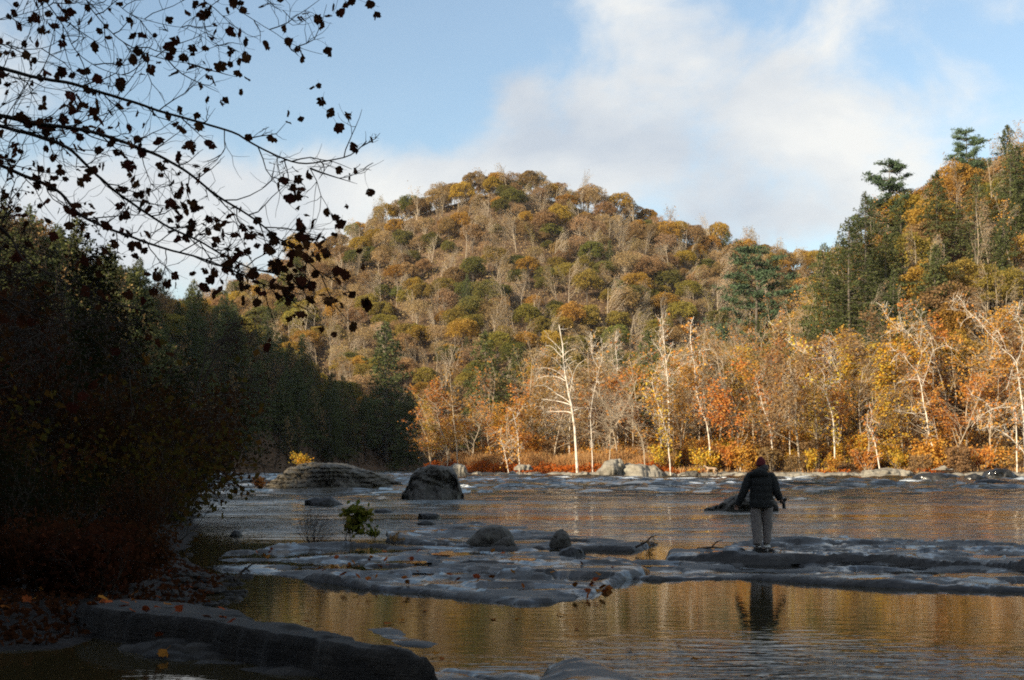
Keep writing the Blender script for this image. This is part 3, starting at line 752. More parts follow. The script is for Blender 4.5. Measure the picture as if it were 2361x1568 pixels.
# ------------------------------------------------------------------ trees
def unit(v):
    return v / (np.linalg.norm(v) + 1e-9)
def branch_path(rng, p, d, length, nseg, wob, up):
    pts = [p]
    d = unit(np.asarray(d, float))
    for i in range(nseg):
        d = unit(d + rng.normal(size=3) * wob + np.array([0, 0, up]))
        pts.append(pts[-1] + d * (length / nseg))
    return np.array(pts)
def grow(rng, mb, p, d, length, r0, lv, S, tips, mat=0):
    """one branch and its children; S holds per level: nseg, wobble, tropism, children, start fraction, angle, length ratio, sides"""
    L = S[lv]
    P = branch_path(rng, p, d, length, L['seg'], L['wob'], L['up'])
    m = len(P)
    R = r0 * np.linspace(1, L.get('end', .3), m)
    mb.tube(P, R, L['n'], mat)
    if lv + 1 >= len(S):
        tips.append(P)
        return P
    a0 = rng.uniform(0, 6.28)
    for k in range(L['ch']):
        f = L['f0'] + (L.get('f1', 1) - L['f0']) * (k + rng.random() * .8) / L['ch']
        x = min(f, .999) * (m - 1); i = int(x)
        q = P[i] + (P[i + 1] - P[i]) * (x - i)
        dd = unit(P[i + 1] - P[i])
        s = unit(np.cross(dd, [math.sin(a0), math.cos(a0), .2])); t = np.cross(dd, s)
        a0 += 2.4 + rng.normal() * .4
        az = a0
        side = math.cos(az) * s + math.sin(az) * t
        an = L['ang'] * (1 + rng.normal() * .2)
        ndir = dd * math.cos(an) + side * math.sin(an)
        ln = length * L['lr'] * (1 - L.get('taper', .5) * (f - L['f0'])) * (.75 + .5 * rng.random())
        grow(rng, mb, q, ndir, ln, max(r0 * np.interp(f, [0, 1], [1, L.get('end', .3)]) * L.get('rr', .55), L.get('rmin', .012)), lv + 1, S, tips, mat)
    return P
def tips_to_points(rng, tips, per, spread, f0=.2):
    C = []
    for P in tips:
        m = len(P) - 1
        f = (f0 + (1 - f0) * rng.random(per)) * m
        i = np.minimum(f.astype(int), m - 1)
        C.append(P[i] + (P[i + 1] - P[i]) * (f - i)[:, None] + rng.normal(size=(per, 3)) * spread)
    return np.concatenate(C) if C else np.zeros((0, 3))

def far_oak(seed, h=14, w=11, nl=1500, ls=.75, bark='bark', leaf='olive', sparse=0):
    """broad crown of leaf clumps on a short forked trunk"""
    rng = np.random.default_rng(seed); mb = MB()
    mb.tube([(0, 0, -1.5), (.1, 0, h * .35), (0, .2, h * .6)], [.28, .2, .12], 5, 0)
    nlobe = 24
    C = []
    for k in range(nlobe):
        zz = -.42 + 1.42 * (k + .5) / nlobe
        a = k * 2.4 + rng.normal() * .4
        rh = math.sqrt(max(0, 1 - zz * zz))
        dv = np.array([math.cos(a) * rh, math.sin(a) * rh, zz]) * rng.uniform(.75, 1.08)
        c = np.array([0, 0, h * .62]) + dv * [w * .36, w * .36, h * .29]
        rad = w * rng.uniform(.13, .21)
        if k % 2 == 0:
            mb.tube([(0, 0, h * rng.uniform(.3, .5)), c * [.5, .5, 0] + [0, 0, c[2] * .85], c], [.12, .07, .03], 3, 0)
        n = int(nl / nlobe)
        d = rng.normal(size=(n, 3)); d /= np.linalg.norm(d, axis=1, keepdims=True)
        d[:, 2] = np.where(d[:, 2] < -.3, -d[:, 2], d[:, 2])
        rr_ = rad * (1 - .45 * rng.random(n) ** 2)
        C.append(c + d * rr_[:, None] * [1, 1, .8])
    C = np.concatenate(C)
    if sparse:
        for k in range(sparse):
            a = rng.uniform(0, 6.28); e = rng.uniform(.5, 1.3)
            d = np.array([math.cos(a) * math.cos(e), math.sin(a) * math.cos(e), math.sin(e)])
            p0 = np.array([0, 0, h * rng.uniform(.3, .6)])
            P = branch_path(rng, p0, d, rng.uniform(.45, .62) * h, 3, .12, .05)
            mb.tube(P, [.05, .04, .03, .012], 3, 0)
    mb.leaves(C, ls, rng, 1, flat=.25)
    return mb.mesh('oak_tree', [M[bark], M[leaf]])
def far_bare(seed, h=15, leaf='tan', nleaf=120):
    rng = np.random.default_rng(seed); mb = MB(); tips = []
    S = [dict(seg=6, wob=.06, up=.05, ch=13, f0=.25, ang=.62, lr=.50, n=4, end=.25, rr=.5, taper=.55, rmin=.03),
         dict(seg=4, wob=.13, up=.16, ch=7, f0=.2, ang=.6, lr=.5, n=3, end=.4, rr=.6, rmin=.022),
         dict(seg=3, wob=.16, up=.12, ch=4, f0=.2, ang=.6, lr=.55, n=3, end=.5, rr=.7, rmin=.016),
         dict(seg=2, wob=.2, up=.1, n=3, end=.5)]
    grow(rng, mb, np.array([0, 0, -1.5]), [0, 0, 1], h + 1.5, .2, 0, S, tips)
    if nleaf:
        C = tips_to_points(rng, tips, 1, .5)
        C = C[rng.permutation(len(C))[:nleaf]]
        mb.leaves(C, .5, rng, 1)
    return mb.mesh('bare_tree', [M['tanbark'], M[leaf]])
def hemlock(seed, h=22, w=8, nb=80, dens=1.0, ls=.55, needle='needle', bark='bark', droop=-.12):
    """returns trunk mesh with boughs, crown mesh of needle sprays"""
    rng = np.random.default_rng(seed); tb = MB(); cb = MB()
    tb.tube([(0, 0, -1.5), (.08, 0, h * .3), (-.05, .06, h * .65), (0, 0, h)], [h * .014, h * .011, h * .006, .02], 6, 0)
    for k in range(nb):
        f = .14 + .85 * (k + rng.random()) / nb
        z = h * f
        asym = 1 + .28 * math.sin(k * 2.4 + seed) * math.sin(f * 9 + seed)
        ln = asym * w * .5 * ((1 - f) ** .74) * rng.uniform(.4, 1.3) * min(1, .55 + f * 2) + .25
        a = k * 2.4 + rng.normal() * .3
        d = np.array([math.cos(a), math.sin(a), droop + .35 * f])
        P = branch_path(rng, np.array([0, 0, z]), d, ln, 4, .07, -.05 if droop < 0 else .05)
        tb.tube(P, np.linspace(.05, .012, 5), 3, 0)
        n = max(4, int(ln * 11 * dens))
        ff = (.18 + .82 * rng.random(n) ** .8) * 4; i = np.minimum(ff.astype(int), 3)
        C = P[i] + (P[i + 1] - P[i]) * (ff - i)[:, None]
        side = unit(np.cross(P[-1] - P[0], [0, 0, 1]))
        wv = .32 * ln * (1.05 - ff / 4 * .7)
        C = C + side * (rng.uniform(-1, 1, n) * wv)[:, None] + np.stack([np.zeros(n), np.zeros(n), rng.normal(size=n) * .20 - .22 * np.abs(rng.normal(size=n))], 1)
        cb.leaves(C, ls, rng, 0, flat=.5, aspect=.42)
    top = np.stack([rng.normal(size=14) * .12, rng.normal(size=14) * .12, h - rng.random(14) * 1.2], 1)
    cb.leaves(top, ls, rng, 0, aspect=.4)
    return tb.mesh('trunk', M[bark]), cb.mesh('crown', M[needle])
def white_pine(seed, h=20, w=9):
    rng = np.random.default_rng(seed); tb = MB(); cb = MB()
    tb.tube([(0, 0, -1.5), (.1, .05, h * .4), (-.08, 0, h * .75), (0, 0, h * .97)], [.3, .24, .13, .03], 6, 0)
    for tier in range(11):
        f = .30 + .68 * tier / 10 + rng.normal() * .015
        for j in range(6):
            a = rng.uniform(0, 6.28); ln = w * .5 * (1 - f) ** .36 * rng.uniform(.45, 1.3) + .6
            P = branch_path(rng, np.array([0, 0, h * f]), [math.cos(a), math.sin(a), .10], ln, 4, .08, .07)
            tb.tube(P, np.linspace(.07, .02, 5), 3, 0)
            for q in range(int(3 + ln * 1.6)):
                g = rng.uniform(.35, 1.0) * 4; i = min(int(g), 3)
                c = P[i] + (P[i + 1] - P[i]) * (g - i) + rng.normal(size=3) * [.3, .3, .12]
                n = 20
                cb.leaves(c + rng.normal(size=(n, 3)) * [.36, .36, .16] + [0, 0, .12], .5, rng, 0, flat=.3, aspect=.3)
    return tb.mesh('trunk', M['bark']), cb.mesh('crown', M['pineneedle'])
def bank_tree(seed, h=13, bark='tanbark', leaf='bank', per=5, ls=.36, lean=0.1, wide=1.0, thick=.13, nch=12, spread=.35, f0=.22, clump=0.5):
    """riverside hardwood seen across the water: crooked stem, fine branches, scattered leaf clusters"""
    rng = np.random.default_rng(seed); mb = MB(); cb = MB(); tips = []
    S = [dict(seg=7, wob=.09, up=.08, ch=nch, f0=f0, ang=.85 * wide ** .5, lr=.42 * wide, n=5, end=.22, rr=.5, taper=.6, rmin=.03),
         dict(seg=5, wob=.18, up=.09, ch=6, f0=.2, ang=.7, lr=.5, n=4, end=.35, rr=.55, rmin=.018),
         dict(seg=3, wob=.2, up=.05, ch=4, f0=.2, ang=.7, lr=.55, n=3, end=.5, rr=.6, rmin=.014),
         dict(seg=2, wob=.2, up=.0, n=3, end=.5)]
    grow(rng, mb, np.array([0, 0, -.8]), [rng.normal() * lean, rng.normal() * lean, 1], h + .8, thick, 0, S, tips)
    C = tips_to_points(rng, tips, per, spread)
    if clump:
        k = fbm(C[:, 0] * .45, C[:, 1] * .45, C[:, 2] * .45, seed, 2)
        C = C[k + rng.normal(size=len(k)) * .25 > -.15 * (1 / clump)]
    cb.leaves(C, ls, rng, 0, flat=.15)
    return mb.mesh('trunk', M[bark]), cb.mesh('crown', M[leaf])
def shrub(seed, h=3, leaf='bank', ns=9, per=8, ls=.28, bark='tanbark', wide=.6, spread=.25, r=.03, ch=7):
    rng = np.random.default_rng(seed); mb = MB(); cb = MB(); tips = []
    S = [dict(seg=4, wob=.14, up=.06, ch=ch, f0=.2, ang=.7, lr=.5, n=3, end=.3, rr=.5, rmin=r * .35),
         dict(seg=3, wob=.2, up=.05, ch=3, f0=.2, ang=.7, lr=.55, n=3, end=.4, rr=.6, rmin=r * .25),
         dict(seg=2, wob=.2, up=.0, n=3, end=.5)]
    for k in range(ns):
        a = rng.uniform(0, 6.28); e = abs(rng.normal()) * wide
        d = [math.cos(a) * math.sin(e), math.sin(a) * math.sin(e), math.cos(e)]
        grow(rng, mb, np.array([math.cos(a) * .15 * h * .3, math.sin(a) * .15 * h * .3, -.15]), d, h * rng.uniform(.6, 1.1), r, 0, S, tips)
    if per:
        C = tips_to_points(rng, tips, per, spread)
        C = C[C[:, 2] > .02]
        cb.leaves(C, ls, rng, 0, flat=.1)
        return mb.mesh('stem', M[bark]), cb.mesh('foliage', M[leaf])
    return mb.mesh('stem', M[bark]), None

def plant_parts(name, parts, loc, rz, sc, label, cat, group=None):
    o = empty(name, loc, label, cat, group, rz, sc)
    for me in parts:
        if me is not None:
            link(me.name.split('.')[0], me, parent=o)
    return o
def scatter(x0, x1, y0, y1, sp, seed, jit=.42):
    rng = np.random.default_rng(seed)
    nx, ny = int((x1 - x0) / sp), int((y1 - y0) / sp)
    X, Yg = np.meshgrid(x0 + (np.arange(nx) + .5) * sp, y0 + (np.arange(ny) + .5) * sp)
    X = X + (np.arange(ny) % 2)[:, None] * sp * .5
    P = np.stack([X.ravel(), Yg.ravel()], 1) + rng.uniform(-jit, jit, (X.size, 2)) * sp
    return P, rng

# --- the big hill: every crown in sight is an object
OAK = {}
for leaf in ('olive', 'green', 'orange', 'rust', 'tan'):
    OAK[leaf] = [far_oak(200 + 31 * i + len(leaf) * 7, 14 + i, 13 + 1.2 * i, 6000 if leaf != 'tan' else 2200, .52, 'bark' if leaf != 'tan' else 'tanbark', leaf, 26 if leaf == 'tan' else 0) for i in range(3)]
BARE = [far_bare(300 + i, 15 + i * .7, ('tan', 'rust', 'tan', 'olive')[i % 4], (160, 260, 60, 200)[i % 4]) for i in range(5)]
HEM = [hemlock(400 + i, 19 + 2 * i, 13 + .8 * i, 120, 1.6, .50) for i in range(3)]
P, rng = scatter(-230, 250, 398, 662, 9.0, 1)
x, y = P[:, 0], P[:, 1]; t = x / y
d = land_d(x, y); z = ground_z(x, y, d)
nz = fbm(x / 45, y / 45, 0, 71, 3); nz2 = fbm(x / 28, y / 28, 4, 72, 3)
hillkinds = {'olive': ('oak_tree', 'olive-brown oak'), 'green': ('oak_tree', 'dark green oak'), 'orange': ('maple_tree', 'orange maple'),
             'rust': ('beech_tree', 'rusty red-brown beech'), 'tan': ('birch_tree', 'thin tan-leaved tree'), 'bare': ('bare_tree', 'bare grey-branched tree'), 'hem': ('hemlock_tree', 'dark hemlock')}
cnt = {}
for i in range(len(P)):
    if d[i] < 2 or abs(t[i]) > .40 or (t[i] > .285) or (t[i] < -.30 and y[i] < 560):
        continue
    q = rng.random(); lowf = 1 - sstep(400, 640, y[i])
    w = np.array([.20 + .30 * max(nz[i], 0), .11 + .16 * max(nz2[i], 0), .05 + .14 * lowf + .07 * max(-nz2[i], 0), .09, .24, .30 + .25 * max(-nz[i], 0), .012])
    k = ('olive', 'green', 'orange', 'rust', 'tan', 'bare', 'hem')[int(np.searchsorted(np.cumsum(w / w.sum()), q))]
    if cnt.get(k, 0) >= (290 if k in ('bare', 'tan') else 145 if k in ('olive', 'green') else 300):
        k = min(('tan', 'rust', 'orange', 'bare'), key=lambda kk: cnt.get(kk, 0))
    nm, lb = hillkinds[k]
    cnt[k] = cnt.get(k, 0) + 1
    band = 'near the summit' if y[i] > 575 else 'halfway up' if y[i] > 480 else 'at the foot'
    side = 'the left flank' if t[i] < -.075 else 'the right flank' if t[i] > .075 else 'the middle'
    label = f"{lb} {band} on {side} of the big wooded hill"
    sc = rng.uniform(.58, 1.10)
    if k == 'hem':
        plant_parts(nm, HEM[rng.integers(3)], (x[i], y[i], z[i]), rng.uniform(0, 6.28), sc * .7, label, 'tree', f"{lb}s {band} on {side}")
        continue
    me = OAK[k][rng.integers(3)] if k in OAK else BARE[rng.integers(5)]
    o = link(nm, me, loc=(x[i], y[i], z[i] - 1.5), rz=rng.uniform(0, 6.28), scale=(sc * (1.25 if k == 'bare' else 1), sc * (1.25 if k == 'bare' else 1), sc * rng.uniform(.82, 1.15)))
    tag(o, label, 'tree', f"{lb}s {band} on {side}")
print('hill trees', cnt)

# --- right-hand spur
def place(nm, parts, x, y, label, cat, group, rng, smin=.8, smax=1.1):
    z = float(ground_z(np.array([x]), np.array([y]))[0])
    if isinstance(parts, tuple):
        return plant_parts(nm, parts, (x, y, z), rng.uniform(0, 6.28), rng.uniform(smin, smax), label, cat, group)
    o = link(nm, parts, loc=(x, y, z), rz=rng.uniform(0, 6.28), scale=rng.uniform(smin, smax))
    return tag(o, label, cat, group)
MIDOAK = {lf: [far_oak(500 + 13 * i + len(lf), 15 + i, 12 + i, 5500, .42, 'bark', lf) for i in range(2)] for lf in ('orange', 'olive', 'rust')}
MIDBARE = [bank_tree(520 + i, 15 + i, 'tanbark', ('tan', 'rust', 'bank')[i % 3], 1, .34, .06, .8, .16, 14, .3, .25) for i in range(4)]
P, rng = scatter(-8, 160, 188, 345, 6.8, 2)
x, y = P[:, 0], P[:, 1]; t = x / y; d = land_d(x, y)
for i in range(len(P)):
    if d[i] < 9 or t[i] > .47 or t[i] < -.03:
        continue
    if y[i] > 300 and t[i] < .2: continue
    q = rng.random(); right = sstep(.2, .3, t[i])
    zone = 'on the steep right hillside' if t[i] > .27 else 'on the low rise between hill and right bank'
    if q < .03 + .08 * right:
        place('hemlock_tree', HEM[rng.integers(3)], x[i], y[i], f"dark green hemlock standing {zone}", 'tree', f"hemlocks {zone}", rng, .75, 1.0)
    elif q < .26 + .36 * right:
        k = ('orange', 'olive', 'rust', 'orange', 'orange')[rng.integers(5)]
        place({'orange': 'maple_tree', 'olive': 'oak_tree', 'rust': 'beech_tree'}[k], MIDOAK[k][rng.integers(2)], x[i], y[i], f"{dict(orange='orange maple', olive='olive-gold oak', rust='russet beech')[k]} crown {zone}", 'tree', f"{dict(orange='orange maples', olive='olive-gold oaks', rust='russet beeches')[k]} {zone}", rng, .7, 1.0)
    else:
        b_ = rng.integers(4)
        place('birch_tree', MIDBARE[b_], x[i], y[i], f"{('thin tan', 'bare russet tinged', 'bare orange tinged', 'pale twiggy')[b_]} tree {zone}", 'tree', f"{('thin tan', 'russet tinged', 'orange tinged', 'pale twiggy')[b_]} trees {zone}", rng, .75, 1.05)
# conifers that stand out
PINE = [white_pine(430 + i, 18 + 2 * i, 12 + 2 * i) for i in range(2)]
def at_px(px, top_py, D):
    x = (px - CX) / F * D; z = float(ground_z(np.array([x]), np.array([D]))[0])
    return x, z, EYE + (HY - top_py) / F * D - z
BIGHEM = [hemlock(440 + i, 26, 18 + i, 150, 1.5, .42, 'needle', 'bark') for i in range(3)]
for px, py, D, kind, lb in [(1958, 500, 206, 0, 'tall hemlock rising at the left edge of the right hillside'), (1995, 440, 232, 1, 'hemlock with a feathery tip just right of the tallest left edge hemlock'),
                            (1900, 560, 214, 2, 'hemlock with drooping boughs at the lower left edge of the right hillside'), (2060, 620, 205, 1, 'dense hemlock above the forked white sycamore'),
                            (2160, 560, 210, 2, 'dense hemlock in the middle of the right hillside'), (2250, 400, 232, 0, 'big hemlock below the skyline pine'),
                            (2330, 330, 238, 1, 'tall hemlock with a bare lower trunk at the right edge'), (2010, 700, 196, 2, 'low hemlock behind the yellow thicket'), (2110, 680, 198, 0, 'broad hemlock behind the crooked sycamore'),
                            (890, 740, 400, 0, 'dark green hemlock standing alone at the foot of the hill above the shadow'), (940, 900, 330, 1, 'small dark hemlock at the edge of the shadow below the hill')]:
    x, z, h = at_px(px, py, D)
    plant_parts('hemlock_tree', BIGHEM[kind] if px > 1000 else HEM[kind], (x, D, z), px * 1.3, h / 26 if px > 1000 else h / (19 + 2 * kind), lb, 'tree', None)
for px, py, D, kind, lb in [(2050, 376, 262, 0, 'white pine with flat layered boughs standing above the skyline'), (2228, 300, 268, 1, 'bushy white pine on the skyline near the top right corner'),
                            (1745, 575, 262, 1, 'broad soft green pine between the hill and the right hillside')]:
    x, z, h = at_px(px, py, D)
    plant_parts('pine_tree', PINE[kind], (x, D, z), px * .7, (h / (18 + 2 * kind)), lb, 'tree', None)

# --- shadowed forest on the left bank
LBARE = [bank_tree(560 + i, 15, 'darkbark', 'rust', 1, .4, .08, .8, .15, 13, .3) for i in range(3)]
P, rng = scatter(-170, -20, 112, 420, 7.4, 3)
x, y = P[:, 0], P[:, 1]; t = x / y; d = land_d(x, y)
for i in range(len(P)):
    if d[i] < 1.5 or t[i] < -.47 or d[i] > 85:
        continue
    q = rng.random(); q2 = rng.random()
    zone = ('high on the left hillside' if d[i] > 32 else 'low on the shadowed left bank') + (' behind the near thicket' if y[i] < 190 else ' midway to the river bend' if y[i] < 290 else ' towards the river bend')
    if q < (.18 if d[i] > 32 else .55 if y[i] < 330 else .3):
        place('hemlock_tree', HEM[rng.integers(3)], x[i], y[i], f"hemlock {zone}", 'tree', f"hemlocks {zone}", rng, .65, .95)
    elif q < .78 or d[i] < 30:
        place('ash_tree', LBARE[rng.integers(3)], x[i], y[i], f"thin dark bare tree {zone}", 'tree', f"bare trees {zone}", rng, .7, 1.05)
    else:
        k = ('orange', 'olive', 'rust')[rng.integers(3)]
        place({'orange': 'maple_tree', 'olive': 'oak_tree', 'rust': 'beech_tree'}[k], MIDOAK[k][rng.integers(2)], x[i], y[i], f"{dict(orange='orange maple', olive='olive-gold oak', rust='russet beech')[k]} crown {zone}", 'tree', f"{dict(orange='orange maples', olive='olive-gold oaks', rust='russet beeches')[k]} {zone}", rng, .7, 1.0)

# --- sunlit wall of trees along the right bank
BT = [bank_tree(600 + i, 13.5 + (i % 3) * 1.8, 'tanbark', ('bank', 'bank', 'orange', 'gold', 'bank', 'rust')[i], (7, 5, 5, 7, 9, 6)[i], .34, .12, 1.1, .14, 13) for i in range(6)]
BTW = [bank_tree(620 + i, 14 + i, ('tanbark', 'white', 'tanbark')[i], ('tan', 'bank')[i % 2], 1, .34, .10, .9, .13, 13, .3, .25) for i in range(3)]
SH = [shrub(640 + i, 3.2, ('bank', 'gold', 'bank', 'rust')[i], 9, 7, .30) for i in range(4)]
P, rng = scatter(-16, 96, 168, 200, 4.6, 4)
x, y = P[:, 0], P[:, 1]; d = land_d(x, y); t = x / y
for i in range(len(P)):
    if not 3.5 < d[i] < 27 or t[i] > .47: continue
    px = t[i] * F + CX
    zone = ('at the left end of the far bank' if px < 1180 else 'behind the dry grass of the far bank' if px < 1450 else 'behind the big pale shore boulders' if px < 1700 else
            'behind the person' if px < 1880 else 'in the yellow thicket of the far bank' if px < 2080 else 'by the crooked sycamore' if px < 2220 else 'near the right edge of the far bank')
    q = rng.random()
    pale = 1250 < px < 1560
    if d[i] < 7.5 and q < .5: continue
    if q < (.34 if pale else .10):
        b_ = int(rng.integers(3))
        place('sycamore_tree', BTW[b_], x[i], y[i], f"slim {('bare tan', 'rusty leaved white', 'tall bare tan')[b_]} sycamore {zone}", 'tree', f"{('bare tan', 'rusty white', 'tall bare tan')[b_]} sycamores {zone}", rng, .8, 1.05)
    else:
        b_ = int(rng.integers(6))
        if 1900 < px < 2080 and q > .5: b_ = 3
        if pale and q > .8: continue
        o_ = place('maple_tree', BT[b_], x[i], y[i], f"{('orange', 'thin orange', 'brown-orange', 'golden', 'thick orange', 'rusty')[b_]} leaved maple {zone}", 'tree', f"{('orange', 'thin orange', 'brown-orange', 'golden', 'thick orange', 'rusty')[b_]} maples {zone}", rng, .7, 1.05)
        fz = float(np.interp(px, [950, 1450, 1800], [.70, .80, 1.0])); o_.scale = (o_.scale[0] * 1.22, o_.scale[1] * 1.22, o_.scale[2] * fz)
P, rng = scatter(-15, 96, 166, 186, 3.4, 5)
x, y = P[:, 0], P[:, 1]; d = land_d(x, y); t = x / y
for i in range(len(P)):
    if not 2.6 < d[i] < 11 or t[i] > .47: continue
    px = t[i] * F + CX
    if 1040 < px < 1520 and d[i] < 8.5: continue
    if 2240 < px and rng.random() < .6: continue
    b_ = int(rng.integers(4))
    if 1930 < px < 2080 and rng.random() < .75: b_ = 1
    zone = ('at the left tip of the far bank' if px < 1180 else 'behind the dry grass' if px < 1520 else 'above the shore left of the person' if px < 1760 else 'on the shore right of the person' if px < 1930 else 'in the yellow thicket' if px < 2080 else 'above the dark shore boulders')
    place('bush', SH[b_], x[i], y[i], f"{('orange', 'yellow', 'flame orange', 'rusty')[b_]} bush {zone}", 'bush', f"{('orange', 'yellow', 'flame orange', 'rusty')[b_]} bushes {zone}", rng, .7, 1.3)

rng = np.random.default_rng(61)
for i, (x, y, s_) in enumerate([(-13.5, 192, .8), (-12, 186.5, .72), (-10, 183, .85), (-13, 198, .95), (-8.5, 188, 1.0), (-11, 204, 1.0), (-6.5, 182, .8)]):
    place('maple_tree', BT[(0, 4, 2, 0, 4, 1, 0)[i]], x, y, 'orange maple crowding the left tip of the far bank beside the dark bend', 'tree', 'orange maples on the left tip', rng, s_, s_).scale = (s_ * 1.15, s_ * 1.15, s_ * .78)

# --- the white sycamores drawn one by one (points read off enlargements of the photograph)
def tracer(ox, oy, k):
    return lambda p: (ox + p[0] * k, oy + p[1] * k)
Z5 = tracer(1210.5, 720.5, .2389); Z6 = tracer(1729, 634, .2941); Z2 = tracer(864.6, 345.8, .4963)
def traced(seed, Zf, D, lines, label, r=.2, leaf='bank', leaves=160, bark='white', twigs=2.2):
    rng = np.random.default_rng(seed); mb = MB(); cb = MB(); tips = []
    first = lines[0]
    bx, by = Zf(first[0]); base = dpx(bx, by, D)
    gz_ = float(ground_z(np.array([base[0]]), np.array([D]))[0])
    org = np.array([base[0], D, gz_])
    done = []
    for li, ln in enumerate(lines):
        pts = []
        slope = rng.normal() * .45 if li else rng.normal() * .05
        acc = 0; y0 = D; r0 = r
        if li:
            q0 = np.array(Zf(ln[0])); best = 1e9
            for W, R, Q in done:
                dd = np.hypot(Q[:, 0] - q0[0], Q[:, 1] - q0[1]); j = int(dd.argmin())
                if dd[j] < best: best = dd[j]; y0 = W[j, 1]; r0 = R[j] * .62
        prev = None
        for p in ln:
            a, b_ = Zf(p)
            if prev is not None:
                acc += math.hypot(a - prev[0], b_ - prev[1]) / F * D
            prev = (a, b_)
            pts.append(dpx(a, b_, y0 + slope * acc))
        pts = np.array(pts)
        if li == 0:
            pts[0, 2] = min(pts[0, 2], gz_ - .3)
        # smooth by resampling
        s = np.r_[0, np.cumsum(np.linalg.norm(np.diff(pts, axis=0), axis=1))]
        n = max(6, int(s[-1] / .6)); ss = np.linspace(0, s[-1], n)
        W = np.stack([np.interp(ss, s, pts[:, k]) for k in range(3)], 1)
        W[1:-1] += rng.normal(size=(n - 2, 3)) * .035
        W[1:-1] = (W[:-2] + 2 * W[1:-1] + W[2:]) / 4
        R = r0 * np.linspace(1, .28 if li == 0 else .25, n)
        mb.tube(W - org, np.maximum(R * .68, .024), 6)
        Q = np.stack([CX + F * W[:, 0] / W[:, 1], HY - F * (W[:, 2] - EYE) / W[:, 1]], 1)
        done.append((W, R, Q))
        # fine side twigs
        for j in range(int(s[-1] * twigs)):
            f = (.35 if li == 0 else .2) + (.65 if li == 0 else .8) * rng.random()
            q = W[min(int(f * (n - 1)), n - 2)] - org
            dd = unit(rng.normal(size=3) + [0, 0, .3])
            Pt = branch_path(rng, q, dd, rng.uniform(.8, 2.0), 4, .22, .06)
            mb.tube(Pt, np.linspace(.03, .012, 5), 3)
            tips.append(Pt)
            for _ in range(2):
                P2 = branch_path(rng, Pt[rng.integers(1, 4)], unit(rng.normal(size=3) + [0, 0, .2]), rng.uniform(.5, 1.0), 2, .2, .03)
                mb.tube(P2, [.016, .013, .01], 3); tips.append(P2)
    o = empty('sycamore_tree', org, label, 'tree')
    link('trunk', mb.mesh('trunk', M[bark]), parent=o)
    if leaves and tips:
        C = tips_to_points(rng, tips, max(1, int(leaves / len(tips)) + 1), .3)
        cb.leaves(C[rng.permutation(len(C))[:leaves]], .38, rng)
        link('crown', cb.mesh('crown', M[leaf]), parent=o)
    return o
traced(1, Z5, 170, [[(508, 1440), (480, 1110), (455, 950), (437, 850), (415, 740), (385, 600), (372, 450), (360, 300), (328, 120)],
    [(455, 975), (420, 955), (350, 955), (200, 960)], [(437, 890), (380, 870), (300, 850), (160, 835)],
    [(432, 870), (400, 840), (330, 800), (280, 770), (230, 720), (180, 700), (130, 700), (85, 715)], [(388, 640), (340, 590), (250, 545), (200, 525), (110, 545)],
    [(388, 660), (350, 630), (280, 615), (180, 610), (110, 640)], [(380, 560), (340, 500), (300, 450), (230, 420), (150, 385), (100, 360)],
    [(365, 390), (340, 350), (290, 300), (240, 250), (190, 225)], [(360, 430), (310, 390), (280, 340), (240, 315), (200, 320)],
    [(415, 700), (450, 650), (460, 610), (440, 560), (420, 520), (400, 480)], [(432, 780), (450, 700), (458, 620), (475, 570), (490, 530), (520, 490), (590, 450)],
    [(385, 540), (430, 490), (500, 460)], [(380, 480), (420, 440), (460, 425)], [(370, 420), (410, 375), (490, 350)], [(362, 310), (410, 285)], [(470, 950), (510, 930), (580, 910)]],
    'leafless brilliant white sycamore with sweeping branches in the middle of the far bank', .32, leaves=0, twigs=.5)
traced(2, Z5, 176, [[(1400, 1440), (1390, 1000), (1380, 760), (1375, 640), (1365, 500), (1350, 380), (1335, 200), (1325, 40)], [(1375, 640), (1350, 530), (1325, 430), (1300, 330), (1290, 200)],
    [(1390, 640), (1450, 580), (1500, 500), (1550, 400)], [(1365, 480), (1400, 380), (1430, 280)], [(1340, 260), (1400, 200), (1430, 150)], [(1330, 420), (1280, 340), (1220, 260)],
    [(1370, 600), (1300, 570), (1200, 540)], [(1340, 300), (1310, 200), (1300, 60)]], 'tall twin-stemmed white sycamore right of the pale bare one', .2, leaves=110)
traced(3, Z5, 172, [[(1795, 1440), (1780, 1260), (1755, 1060), (1700, 950), (1665, 830), (1645, 650), (1635, 480), (1605, 350), (1595, 230), (1600, 100), (1630, 40)],
    [(1635, 480), (1600, 410), (1520, 395), (1450, 410), (1400, 450)], [(1640, 450), (1670, 390), (1740, 360), (1830, 355)], [(1700, 950), (1660, 955), (1620, 920)],
    [(1655, 700), (1590, 680), (1520, 715), (1470, 745)], [(1640, 520), (1740, 500), (1840, 505)]], 'tall white sycamore with a hooked top left of the person', .2, leaves=330)
traced(4, Z5, 168, [[(1412, 1460), (1380, 1220), (1330, 1020), (1280, 880), (1230, 700), (1220, 640)], [(1260, 860), (1200, 840), (1140, 800)], [(1330, 1020), (1290, 980), (1200, 985)]],
    'slim white stem leaning left with golden leaves above the long pale boulder', .15, 'gold', 320)
traced(5, Z5, 170, [[(655, 1450), (640, 1150), (630, 980), (660, 780), (700, 620), (715, 540)], [(715, 540), (660, 470), (640, 330), (635, 190)], [(715, 540), (745, 480), (750, 350), (730, 240)]],
    'slim forked sycamore just right of the brilliant white one', .13, leaves=60)
traced(6, Z5, 182, [[(900, 1440), (880, 900), (885, 610), (895, 500), (870, 350), (880, 180)], [(890, 560), (850, 500), (800, 465)]], 'straight pale sycamore behind the grey twiggy tree', .14, leaves=30)
